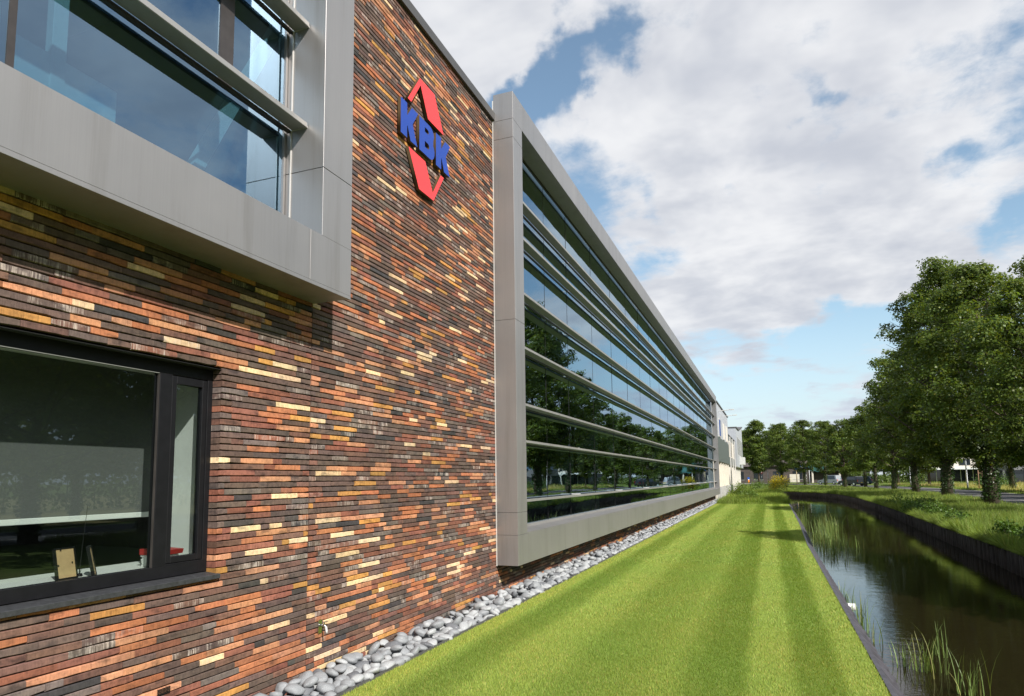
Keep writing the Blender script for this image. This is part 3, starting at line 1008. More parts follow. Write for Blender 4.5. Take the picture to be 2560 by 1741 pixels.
rows = [-60, -30, -10, 0, 8, 14] + list(np.arange(18, 93, 2.0)) + [93.2, 94, 100, 110, 130, 160, 200, 260, 400, 900, 2500]
V, Fq = [], []
for y in rows:
    canal = y <= 93.2
    n, f = near_x(min(y, 93.2)), far_x(min(y, 93.2))
    zb = -1.3 if canal and y < 93 else (-0.02 if canal else 0.0)
    t = 0.0
    V += [(-2500, y, -0.02), (-14, y, -0.02), (0.45, y, -0.012), (n, y, -0.012), (n + .02, y, zb if canal else -0.012),
          (f - .06, y, zb if canal else -0.012), (f, y, -0.05 if canal else -0.012), (f + 2.2, y, 0.03), (f + 6, y, 0.09), (max(f + 9, 16), y, 0.10), (60, y, 0.10), (2500, y, 0.10)]
nc_ = 12
for i in range(len(rows) - 1):
    for k in range(nc_ - 1):
        a = i * nc_ + k
        Fq.append((a, a + 1, a + nc_ + 1, a + nc_))
g = link('ground', mesh_from('ground', V, Fq, M_ROUGH))
tag(g, 'flat ground with rough green verge grass around the building and canal', 'ground', kind='structure')

LY0, LY1 = -4.0, 49.5
lw = MB()
lv, lf = [], []
ly = np.linspace(LY0, LY1, 40)
for y in ly:
    lv += [(0.492, y, 0.0), (near_x(y) - .01, y, 0.0)]
for i in range(39):
    a = 2 * i
    lf.append((a, a + 1, a + 3, a + 2))
tag(link('lawn', mesh_from('lawn', lv, lf, M_LAWNSOIL)), 'striped mown lawn strip between pebble border and canal', 'lawn', kind='structure')
tag(box('pebble_bed', (-0.012, 0.484, -4, 56.2, -0.10, -0.004), M_GRAVELBED), 'grey gravel bed under the pebbles along the brick wall', 'gravel bed', kind='structure')
M_EDGE = plain('edging_steel', (0.085, 0.083, 0.088), 0.6, 0.2, 0.2, 8)
tag(box('lawn_edging', (0.484, 0.4915, -4, 56.2, -0.1, 0.030), M_EDGE), 'thin dark steel edging strip between pebbles and lawn', 'edging')

wv, wf_ = [], []
wy = [-60, 0, 10] + list(np.arange(15, 93.3, 2.5)) + [93.4]
for y in wy:
    wv += [(near_x(y) - .1, y, WATER_Z), (far_x(y) + .1, y, WATER_Z)]
for i in range(len(wy) - 1):
    a = 2 * i
    wf_.append((a, a + 1, a + 3, a + 2))
tag(link('canal_water', mesh_from('canal_water', wv, wf_, M_WATER)), 'dark brown still canal water reflecting trees and sky', 'water', kind='structure')


def strip(name, pts_l, pts_r, z, mat):
    v, f = [], []
    for (a, b) in zip(pts_l, pts_r):
        v += [(a[0], a[1], z), (b[0], b[1], z)]
    for i in range(len(pts_l) - 1):
        f.append((2 * i, 2 * i + 1, 2 * i + 3, 2 * i + 2))
    return link(name, mesh_from(name, v, f, mat))


RN = [(16.2, -60), (16.4, 10), (16.8, 35), (17.15, 45.4), (17.75, 53.4), (18.57, 65.2), (19.2, 84.7), (19.0, 97), (18.4, 107), (17.2, 119), (15.5, 130.6), (12.0, 148), (6.0, 166), (-3, 181), (-20, 195), (-60, 208)]


def offset(pts, d):
    out = []
    for i, p in enumerate(pts):
        a, b = pts[max(i - 1, 0)], pts[min(i + 1, len(pts) - 1)]
        t = np.array(b) - np.array(a)
        t = t / np.linalg.norm(t)
        out.append((p[0] + t[1] * d, p[1] - t[0] * d))
    return out


tag(strip('road', RN, offset(RN, 5.0), 0.125, M_ASPHALT), 'grey asphalt road curving behind the avenue of trees', 'road', kind='structure')
kb = tag(strip('road_edge', offset(RN, -.28), offset(RN, -.0), 0.129, M_PATH), 'pale concrete edge line along the asphalt road', 'road edge', kind='structure')
kb = tag(strip('road_edge', offset(RN, 5.0), offset(RN, 5.22), 0.129, M_PATH), 'pale concrete edge line along the asphalt road', 'road edge', kind='structure')
cyc = tag(strip('cycle_lane', offset(RN, 1.55), offset(RN, 1.80), 0.131, M_PATH), 'worn pale lane marking along the asphalt road', 'road marking', kind='structure')
# shade-tolerant verge beyond the road: dry meadow sheet
M_MEADOW = mat_ground('dry_meadow', [(0.3, (0.17, 0.17, 0.05)), (0.55, (0.27, 0.23, 0.085)), (0.75, (0.36, 0.29, 0.13))], 0.6, 10, 0.6)
tag(strip('meadow', offset(RN[:11], 6.6), [(p[0] + 60, p[1]) for p in offset(RN[:11], 6.6)], 0.135, M_MEADOW), 'straw coloured unmown meadow beyond the road', 'meadow', kind='structure')

# ------------------------------------------------------------------ bank edging (near) and timber revetment (far)
M_SHEET = plain('bank_sheet', (0.055, 0.052, 0.060), 0.55, 0, 0.35, 7, 0.3)
be = tag(empty('bank_edging', (4.9, 0, 0)), 'dark grey sloping bank boards edging the lawn at the waterline', 'edging')
ev, ef = [], []
yy = -4.0
while yy < 90:
    st = 0.42
    for k in range(3):
        t = yy + st * k / 3
        x = near_x(t) - 4.9
        low = -0.34 - 0.20 * (k / 2.0)
        outw = 0.16 + 0.11 * (k / 2.0)
        ev += [(x - .012, t, 0.012), (x + .03, t, 0.014), (x + outw * .6, t, -0.10 - .03 * R.random()), (x + outw, t, low), (x + .02, t, -0.8)]
    yy += st
n_ = len(ev) // 5
for i in range(n_ - 1):
    for k in range(4):
        a = i * 5 + k
        ef.append((a, a + 1, a + 6, a + 5))
link('board_strip', mesh_from('board_strip', ev, ef, M_SHEET), be)
# drain pipe end
dp = tag(empty('drain_pipe', (5.02, 12.47, -0.28)), 'short white plastic drain pipe end sticking out of the bank edging', 'pipe')
pm = MB()
nn = 18
for (x, r) in ((-.1, .055), (.22, .055), (.22, .047), (-.1, .047)):
    for k in range(nn):
        a = 2 * math.pi * k / nn
        pm.v.append((x, math.cos(a) * r, math.sin(a) * r))
for q in range(4):
    for k in range(nn):
        a, b = q * nn + k, q * nn + (k + 1) % nn
        c, d = ((q + 1) % 4) * nn + (k + 1) % nn, ((q + 1) % 4) * nn + k
        pm.f.append((a, b, c, d))
pm.build('pipe_wall', M_PLASTIC, dp, True)

M_POST = plain('wet_timber', (0.058, 0.047, 0.039), 0.8, 0, 0.5, 14, 0.5, (1, 1, 0.25))
rv = tag(empty('timber_revetment', (9.6, 20, -0.6)), 'row of dark round timber posts holding the far canal bank', 'revetment')
pmesh = []
for k in range(6):
    m_ = MB()
    rr_ = 0.074 + 0.018 * R.random()
    top = 0.50 + 0.05 * R.random()
    m_.tube([(0, 0, -0.4), (0, 0, top - .02), (R.uniform(-.006, .006), R.uniform(-.006, .006), top)], [rr_, rr_, rr_ * .86], 10)
    pmesh.append(m_.mesh('post', M_POST, True))
yp, posts = 15.0, []
while yp < 92.5:
    x = far_x(yp)
    dx = far_x(yp + .2) - x
    posts.append((x - .03 + R.uniform(-.035, .02), yp + R.uniform(-.02, .02)))
    yp += 0.192 / math.sqrt(1 + (dx / .2) ** 2)
rest_v, rest_f = [], []
for i, (x, y) in enumerate(posts):
    if i < 290:
        o = link('post', pmesh[R.randrange(6)], rv, (x - 9.6, y - 20, R.uniform(-.07, .05)))
        o.rotation_euler = (R.uniform(-.03, .03), R.uniform(-.04, .04), R.uniform(0, 6))
    else:
        me = pmesh[R.randrange(6)]
        b0 = len(rest_v)
        dz = R.uniform(-.03, .03)
        rest_v += [(v.co.x + x - 9.6, v.co.y + y - 20, v.co.z + dz) for v in me.vertices]
        rest_f += [tuple(b0 + q for q in p.vertices) for p in me.polygons]
o = link('far_posts', mesh_from('far_posts', rest_v, rest_f, M_POST, True), rv)
tag(o, kind='stuff')

# ------------------------------------------------------------------ pebbles
def mat_pebble(name, c):
    m, n, l, b = new_mat(name)
    oi = n.new('ShaderNodeObjectInfo')
    a = noise_tex(n, l, 9, 5, 0.6)
    mp = n.new('ShaderNodeVectorMath'); mp.operation = 'ADD'
    f = noise_tex(n, l, 55, 4, 0.6)
    ve = noise_tex(n, l, 5, 3, 0.5, stretch=(1, .25, 1))
    c1 = n.new('ShaderNodeMix'); c1.data_type = 'RGBA'; c1.blend_type = 'MULTIPLY'; c1.inputs['Factor'].default_value = 1
    l.new(ramp(n, l, a.outputs['Fac'], [(0.3, tuple(x * .8 for x in c)), (0.55, c), (0.75, tuple(min(.8, x * 1.2) for x in c))]), c1.inputs['A'])
    l.new(ramp(n, l, f.outputs['Fac'], [(0.3, (0.86, 0.86, 0.86)), (0.7, (1.1, 1.1, 1.1))]), c1.inputs['B'])
    c2 = n.new('ShaderNodeMix'); c2.data_type = 'RGBA'
    l.new(ramp(n, l, ve.outputs['Fac'], [(0.665, (0, 0, 0)), (0.69, (.7, .7, .7)), (0.71, (0, 0, 0))]), c2.inputs['Factor'])
    l.new(c1.outputs['Result'], c2.inputs['A']); c2.inputs['B'].default_value = (0.6, 0.6, 0.6, 1)
    l.new(c2.outputs['Result'], b.inputs['Base Color'])
    b.inputs['Roughness'].default_value = 0.62
    b.inputs['Specular IOR Level'].default_value = 0.35
    bp = n.new('ShaderNodeBump'); bp.inputs['Strength'].default_value = 0.12; bp.inputs['Distance'].default_value = 0.01
    l.new(f.outputs['Fac'], bp.inputs['Height']); l.new(bp.outputs[0], b.inputs['Normal'])
    return m


import bmesh
from mathutils import noise as mnoise
M_PEB = [mat_pebble('pebble_pale', (0.33, 0.34, 0.345)), mat_pebble('pebble_mid', (0.235, 0.245, 0.255)), mat_pebble('pebble_dark', (0.125, 0.13, 0.14))]
PEBLAB = ['smooth pale grey pebble in the border along the brick wall', 'smooth mid grey pebble in the border along the brick wall', 'smooth dark slate pebble in the border along the brick wall']


def pebble_mesh(seed, sub, mat):
    bm = bmesh.new()
    bmesh.ops.create_icosphere(bm, subdivisions=sub, radius=1)
    rr_ = random.Random(seed)
    off = Vector((rr_.uniform(-50, 50), rr_.uniform(-50, 50), rr_.uniform(-50, 50)))
    sx, sy_, sz = 1.0, rr_.uniform(.60, .92), rr_.uniform(.36, .62)
    for v in bm.verts:
        k = 1 + 0.30 * mnoise.noise(v.co * 0.85 + off) + .09 * mnoise.noise(v.co * 2.0 + off)
        v.co = Vector((v.co.x * sx, v.co.y * sy_, v.co.z * sz)) * k
    me = bpy.data.meshes.new('pebble')
    bm.to_mesh(me)
    bm.free()
    me.materials.append(mat)
    me.polygons.foreach_set('use_smooth', [True] * len(me.polygons))
    return me


near_m = [[pebble_mesh(100 * c + k, 3, M_PEB[c]) for k in range(9)] for c in range(3)]
far_m = [[pebble_mesh(1000 + 100 * c + k, 1, M_PEB[c]) for k in range(4)] for c in range(3)]
peb = []
rp_ = random.Random(21)
y = 3.6
while y < 56.1:
    for k in range(4):
        r_ = rp_.uniform(0.05, 0.105)
        peb.append((0.055 + k * 0.122 + rp_.uniform(-.025, .025), y + rp_.uniform(-.035, .035) + (.055 if k % 2 else 0), rp_.uniform(0.018, 0.04), r_))
    y += 0.135
y = 3.7
while y < 56.0:                                                   # second layer, leaning on the wall
    for x in (0.07, 0.19, 0.31):
        if rp_.random() < (0.62, 0.48, 0.25)[[0.07, 0.19, 0.31].index(x)]:
            peb.append((x + rp_.uniform(-.03, .03), y + rp_.uniform(-.05, .05), rp_.uniform(0.085, 0.115), rp_.uniform(0.06, 0.094)))
    y += 0.16
cand = []
for i, (x, y, z, r_) in enumerate(peb):
    px, py, d = project((x, y, z))
    if 0 < px < 2560 and 0 < py < 1735:
        cand.append((r_ / d, i))
cand.sort(reverse=True)
near_set = {i for _, i in cand[:296]}
fv = [[[], []] for _ in range(3)]
for i, (x, y, z, r_) in enumerate(peb):
    u = rp_.random()
    c = 0 if u < .42 else (1 if u < .88 else 2)
    x = min(max(x, r_ * .8 - .0), 0.484 - r_ * .62)
    rot = Matrix.Rotation(rp_.uniform(0, 6.28), 4, 'Z') @ Matrix.Rotation(rp_.gauss(0, .32), 4, 'X') @ Matrix.Rotation(rp_.gauss(0, .32), 4, 'Y')
    mw = Matrix.Translation((x, y, z)) @ rot @ Matrix.Diagonal((r_, r_, r_, 1))
    if i in near_set:
        o = link('pebble', near_m[c][rp_.randrange(9)])
        o.matrix_world = mw
        size = 'large ' if r_ > .088 else ('small ' if r_ < .066 else 'medium ')
        if abs(y - 5.4) < .3: where = 'below the garden tap'
        elif abs(y - YEND) < .35: where = 'by the long surround corner'
        elif y > YEND: where = 'under the long metal surround'
        else: where = 'along the sunlit brick wall'
        row = 'lying on other pebbles ' if z > .07 else ('touching the wall ' if x < .12 else ('beside the steel lawn edging ' if x > .36 else 'mid border '))
        tag(o, size + ('pale grey', 'mid grey', 'dark slate')[c] + ' pebble ' + row + where, 'pebble', 'pebbles along the brick wall')
    else:
        me = far_m[c][rp_.randrange(4)]
        co = np.array([v.co for v in me.vertices])
        mwn = np.array(mw)
        fv[c][1] += [tuple(len(fv[c][0]) + q for q in p.vertices) for p in me.polygons]
        fv[c][0] += [tuple(v) for v in (co @ mwn[:3, :3].T + mwn[:3, 3])]
for c in range(3):
    tag(link('distant_pebbles', mesh_from('distant_pebbles', fv[c][0], fv[c][1], M_PEB[c], True)), PEBLAB[c].replace('smooth', 'many small').replace('pebble in', 'pebbles far along in').replace('along in the border along', 'off in the border along'), 'pebbles', kind='stuff')

# ------------------------------------------------------------------ grass
M_GRASS = mat_leaf('lawn_blade', (0.232, 0.352, 0.066), 0.40, 0.6)
M_TALL = mat_leaf('tall_grass', (0.165, 0.235, 0.045), 0.38, 0.6)
STRIPES = [(0.45, 0.9), (0.75, 1.0), (0.95, 0.1), (1.25, 0.3), (1.45, 1.0), (1.95, 0.85), (2.2, 0.35), (2.75, 0.45), (3.05, 0.7), (3.25, 0.25), (3.4, 0.0), (3.68, 0.0), (3.80, 1.0), (4.10, 1.0), (4.22, 0.0), (4.52, 0.0), (4.64, 1.0), (4.95, 0.9)]


def blades(xy, h, w, lean_dir, lean, col, z=None):
    """one bent blade (quad strip of 2 -> tri + quad folded to 3-vert tip) each"""
    n = len(xy)
    a = rng.uniform(0, 2 * np.pi, n)
    u = np.stack([np.cos(a), np.sin(a), np.zeros(n)], 1) * w[:, None] / 2
    base = np.column_stack([xy, np.zeros(n) if z is None else z])
    up_ = np.column_stack([lean_dir * lean[:, None], np.ones(n)])
    up_ /= np.linalg.norm(up_, axis=1)[:, None]
    tip = base + up_ * h[:, None]
    V = np.concatenate([base - u, base + u, tip], 0).reshape(3, n, 3).transpose(1, 0, 2).reshape(-1, 3)
    Fc = np.arange(3 * n).reshape(n, 3)
    C = np.repeat(np.column_stack([col, np.ones(n)]), 3, 0)
    return V, Fc, C


def lawn_part(y0, y1, dens, h, w):
    n = int((y1 - y0) * 4.45 * dens)
    y_ = rng.uniform(y0, y1, n)
    nx = np.interp(y_, *zip(*NEAR))
    x_ = 0.50 + rng.random(n) * (nx - 0.515)
    xs, ss = zip(*STRIPES)
    wob = rng.normal(0, .018, n) + .012 * np.sin(y_ * 1.9)
    s = np.interp(x_ + wob, xs, ss)
    ld = np.column_stack([rng.normal(0, .45, n), (s * 2 - 1) * .8 + rng.normal(0, .5, n)])
    patch = 0.5 + 0.5 * np.sin(x_ * 3.1 + 1.7 * np.sin(y_ * .9)) * np.sin(y_ * 1.3 + 2 * np.sin(x_ * 1.1))
    dry = rng.random(n) < (0.04 + 0.07 * patch)
    t = rng.uniform(.74, 1.20, n) * (0.90 + 0.20 * s)  # stripe sheen of the leaning blades is also painted into their colour
    col = np.column_stack([t * (1.0 + .10 * patch + .12 * s), t, t * 1.0])
    col[dry] *= np.array([1.75, 1.15, 1.9])
    edge = x_ < 0.75
    col[edge] *= np.array([1.12, 1.03, 1.0])
    return blades(np.column_stack([x_, y_]), h * rng.uniform(.6, 1.25, n), w * rng.uniform(.7, 1.3, n), ld, rng.uniform(.3, .9, n), col)


parts = [lawn_part(4.6, 9, 12500, .025, .0045), lawn_part(9, 15, 6000, .028, .0065), lawn_part(15, 26, 2400, .031, .011), lawn_part(26, 49.4, 1000, .034, .019)]
Vs, Fs, Cs, off = [], [], [], 0
for v, f, c in parts:
    Vs.append(v); Fs.append(f + off); Cs.append(c); off += len(v)
o = link('lawn_grass', np_mesh('lawn_grass', np.concatenate(Vs), np.concatenate(Fs), M_GRASS, np.concatenate(Cs)))
tag(o, 'short bright green mown grass with light and dark stripes', 'grass', kind='stuff')


def scatter_tall(name, label, regions, mat=M_TALL):
    Vs, Fs, Cs, off = [], [], [], 0
    for fx0, fx1, y0, y1, n, h, w, tone, zf in regions:
        y_ = y0 + (y1 - y0) * rng.random(n) ** 1.25
        x0_ = np.array([fx0(t) if callable(fx0) else fx0 for t in y_])
        x1_ = np.array([fx1(t) if callable(fx1) else fx1 for t in y_])
        x_ = x0_ + rng.random(n) * (x1_ - x0_)
        cl = 0.5 + 0.5 * np.sin(x_ * 1.9 + 2.3 * np.sin(y_ * .45)) * np.sin(y_ * .83 + 1.9 * np.sin(x_ * .7))
        hh = h * rng.uniform(.35, 1.2, n) * (0.5 + .9 * cl)
        t = rng.uniform(.6, 1.25, n) * (0.78 + .4 * cl)
        col = np.column_stack([t * tone[0], t * tone[1], t * tone[2]])
        dry = rng.random(n) < .07
        col[dry] *= np.array([2.0, 1.35, 2.4])
        v, f, c = blades(np.column_stack([x_, y_]), hh, w * rng.uniform(.6, 1.4, n), rng.normal(0, 1, (n, 2)), rng.uniform(.1, .75, n), col, np.full(n, zf) if not callable(zf) else np.array([zf(a, b) for a, b in zip(x_, y_)]))
        Vs.append(v); Fs.append(f + off); Cs.append(c); off += len(v)
    o = link(name, np_mesh(name, np.concatenate(Vs), np.concatenate(Fs), mat, np.concatenate(Cs)))
    return tag(o, label, 'grass', kind='stuff')


ns_ = 30000                                                      # grass hanging over the posts towards the water
ys_ = 14 + 78 * rng.random(ns_) ** 1.4
xs_ = np.interp(ys_, *zip(*FAR)) + rng.uniform(-.10, .22, ns_)
k_ = rng.uniform(.65, 1.3, ns_) * (.75 + .5 * (np.sin(ys_ * 2.3) * np.sin(ys_ * .71 + 1) > 0))
v_, f_, c_ = blades(np.column_stack([xs_, ys_]), rng.uniform(.18, .55, ns_) * (.6 + .5 * (np.sin(ys_ * 1.7 + 2 * np.sin(ys_ * .4)) > -.2)), rng.uniform(.012, .03, ns_), np.column_stack([-np.ones(ns_) + rng.normal(0, .4, ns_), rng.normal(0, .6, ns_)]), rng.uniform(.5, 3.0, ns_), np.column_stack([k_ * 1.02, k_, k_ * .9]), np.full(ns_, -0.07))
tag(link('overhanging_grass', np_mesh('overhanging_grass', v_, f_, M_TALL, c_)), 'long grass hanging over the timber posts towards the water', 'grass', kind='stuff')

bank_z = lambda x, y: float(np.interp(x - far_x(min(y, 93)), [0, 2.2, 6, 9], [-.06, .02, .08, .09]))
scatter_tall('bank_grass', 'rough green bank grass between the timber posts and the road', [
    (lambda t: far_x(t) + .02, lambda t: 16.9 + .02 * (t - 40), 14, 45, 70000, .30, .016, (1, 1, 1), bank_z),
    (lambda t: far_x(min(t, 93)) + .02, lambda t: interp(t, [(b, a) for a, b in RN[:12]]) - .35, 45, 93, 52000, .26, .034, (1.02, 1, 1), bank_z),
    (lambda t: far_x(min(t, 93)) - .13, lambda t: far_x(min(t, 93)) + .35, 14, 92.5, 34000, .42, .022, (1.0, 1.05, .95), -0.09),
    (3.0, lambda t: interp(t, [(b, a) for a, b in RN]) - .4, 93.5, 140, 22000, .30, .05, (1.05, 1, 1), 0.0),
    (5.0, lambda t: interp(t, [(b, a) for a, b in RN]) + 60, 165, 215, 14000, .3, .07, (1.0, 1, 1), 0.1)])
scatter_tall('end_grass', 'tall unmown grass beyond the end of the lawn', [
    (0.55, lambda t: near_x(t) + .05, 49.2, 90, 52000, .42, .03, (1.12, 1.12, .9), -0.01),
    (0.55, 5.1, 48.6, 51, 7000, .16, .02, (1.1, 1.1, .9), -0.01)])
scatter_tall('meadow_grass', 'straw coloured tall meadow grass beyond the road', [
    (lambda t: interp(t, [(b, a) for a, b in RN]) + 5.2, lambda t: interp(t, [(b, a) for a, b in RN]) + 7.0, 42, 128, 16000, .25, .045, (1.0, 1.0, 1), 0.12),
    (lambda t: interp(t, [(b, a) for a, b in RN]) + 7.0, lambda t: interp(t, [(b, a) for a, b in RN]) + 34, 52, 130, 46000, .55, .06, (2.2, 1.55, 2.6), 0.12)])

# ------------------------------------------------------------------ reeds
M_REED = mat_leaf('reed', (0.15, 0.23, 0.06), 0.3, 0.5)


def reed_clump(x, y, h, n, spread, label, tone=1.0):
    V, Fc, C = [], [], []
    for i in range(n):
        bx, by = R.gauss(0, spread), R.gauss(0, spread)
        a = R.uniform(0, 6.28)
        hh = h * R.uniform(.4, 1.0)
        bend = R.uniform(.05, .55) * hh
        w = R.uniform(.003, .007)
        dx, dy = math.cos(a), math.sin(a)
        pts = []
        for k in range(5):
            t = k / 4
            pts.append((bx + dx * bend * t ** 2.2, by + dy * bend * t ** 2.2, -0.05 + (hh + .05) * (t - .22 * (bend / hh) * t ** 3)))
        b0 = len(V)
        c = tone * R.uniform(.6, 1.3)
        cc = (c * 1.05, c, c, 1) if R.random() > .12 else (c * 2.0, c * 1.3, c * 1.6, 1)
        for k, p in enumerate(pts):
            ww = w * (1 - (k / 4) ** 2) + .0006
            V += [(p[0] - dy * ww, p[1] + dx * ww, p[2]), (p[0] + dy * ww, p[1] - dx * ww, p[2])]
            C += [cc, cc]
        for k in range(4):
            q = b0 + 2 * k
            Fc.append((q, q + 1, q + 3, q + 2))
    o = link('reed_clump', mesh_from('reed_clump', V, Fc, M_REED, False, C), None, (x, y, WATER_Z))
    return tag(o, label, 'reeds', 'reeds in the canal')


REEDS = [(5.28, 14.5, .55, 26, .07, 'green reed tuft against the bank edging just beyond the white drain pipe'),
         (5.27, 12.15, .78, 34, .07, 'tall green reed tuft growing beside the white drain pipe'),
         (5.36, 11.35, .5, 10, .05, 'thin sparse reed tuft standing just before the drain pipe'),
         (5.48, 10.2, .48, 14, .06, 'small drooping reed tuft between the bank edging and the widest reed tuft'),
         (5.76, 10.0, .55, 46, .11, 'widest arching reed tuft standing free in the dark water'),
         (6.08, 10.9, .60, 12, .07, 'few arching reed blades in open water behind the widest tuft'),
         (6.02, 9.05, .62, 26, .10, 'pale arching reed tuft in open water before the widest tuft'),
         (5.75, 22.6, .5, 18, .12, 'low reed tuft at the end of the long reed bed'),
         (5.95, 21.0, .3, 6, .06, 'few reed blades standing alone off the end of the reed bed')]
for a in REEDS:
    reed_clump(*a)
rr2 = random.Random(77)
for i in range(34):
    y = 23.6 + 21 * (i / 33) + rr2.uniform(-.3, .3)
    reed_clump(5.50 + rr2.uniform(-.08, .95 + .02 * (y - 24)), y, rr2.uniform(.45, 1.05), 34, .17, 'green reed clump in the long reed bed along the lawn bank')

# ------------------------------------------------------------------ trees
M_LEAF = mat_leaf('leaf', (0.088, 0.136, 0.025), 0.42, 0.45)
M_IVY = mat_leaf('ivy_leaf', (0.035, 0.070, 0.016), 0.25, 0.35)
M_BARK = plain('bark', (0.075, 0.058, 0.040), 0.95, 0, 0.4, 5, 0.8, (1, 1, 0.2))


def leaf_quads(P, size, tone, upbias=0.35, nrm0=None):
    n = len(P)
    nrm = rng.normal(0, 1, (n, 3)); nrm[:, 2] += upbias * 2
    if nrm0 is not None:
        nrm = nrm0 + rng.normal(0, .55, (n, 3))
    nrm /= np.linalg.norm(nrm, axis=1)[:, None]
    t = rng.normal(0, 1, (n, 3))
    a = np.cross(nrm, t); a /= np.linalg.norm(a, axis=1)[:, None]
    b = np.cross(nrm, a)
    L = (size * rng.uniform(.65, 1.35, n))[:, None]
    w = L * rng.uniform(.32, .46, n)[:, None]
    fold = nrm * L * .10
    V = np.stack([P - a * L * .5, P + b * w + fold, P + a * L * .5, P - b * w + fold], 1).reshape(-1, 3)
    Fc = np.arange(4 * n).reshape(n, 4)
    C = np.repeat(np.column_stack([tone, np.ones(n)]), 4, 0)
    return V, Fc, C


def crown_radius(t, R_, kind):
    if kind == 'tall':
        return R_ * (np.clip(np.sin(np.pi * np.clip(t, 0, 1) ** 0.72), 0, 1) ** 0.55)
    return R_ * (np.clip(np.sin(np.pi * (0.10 + .90 * np.clip(t, 0, 1)) ** 0.8), 0, 1) ** 0.6)


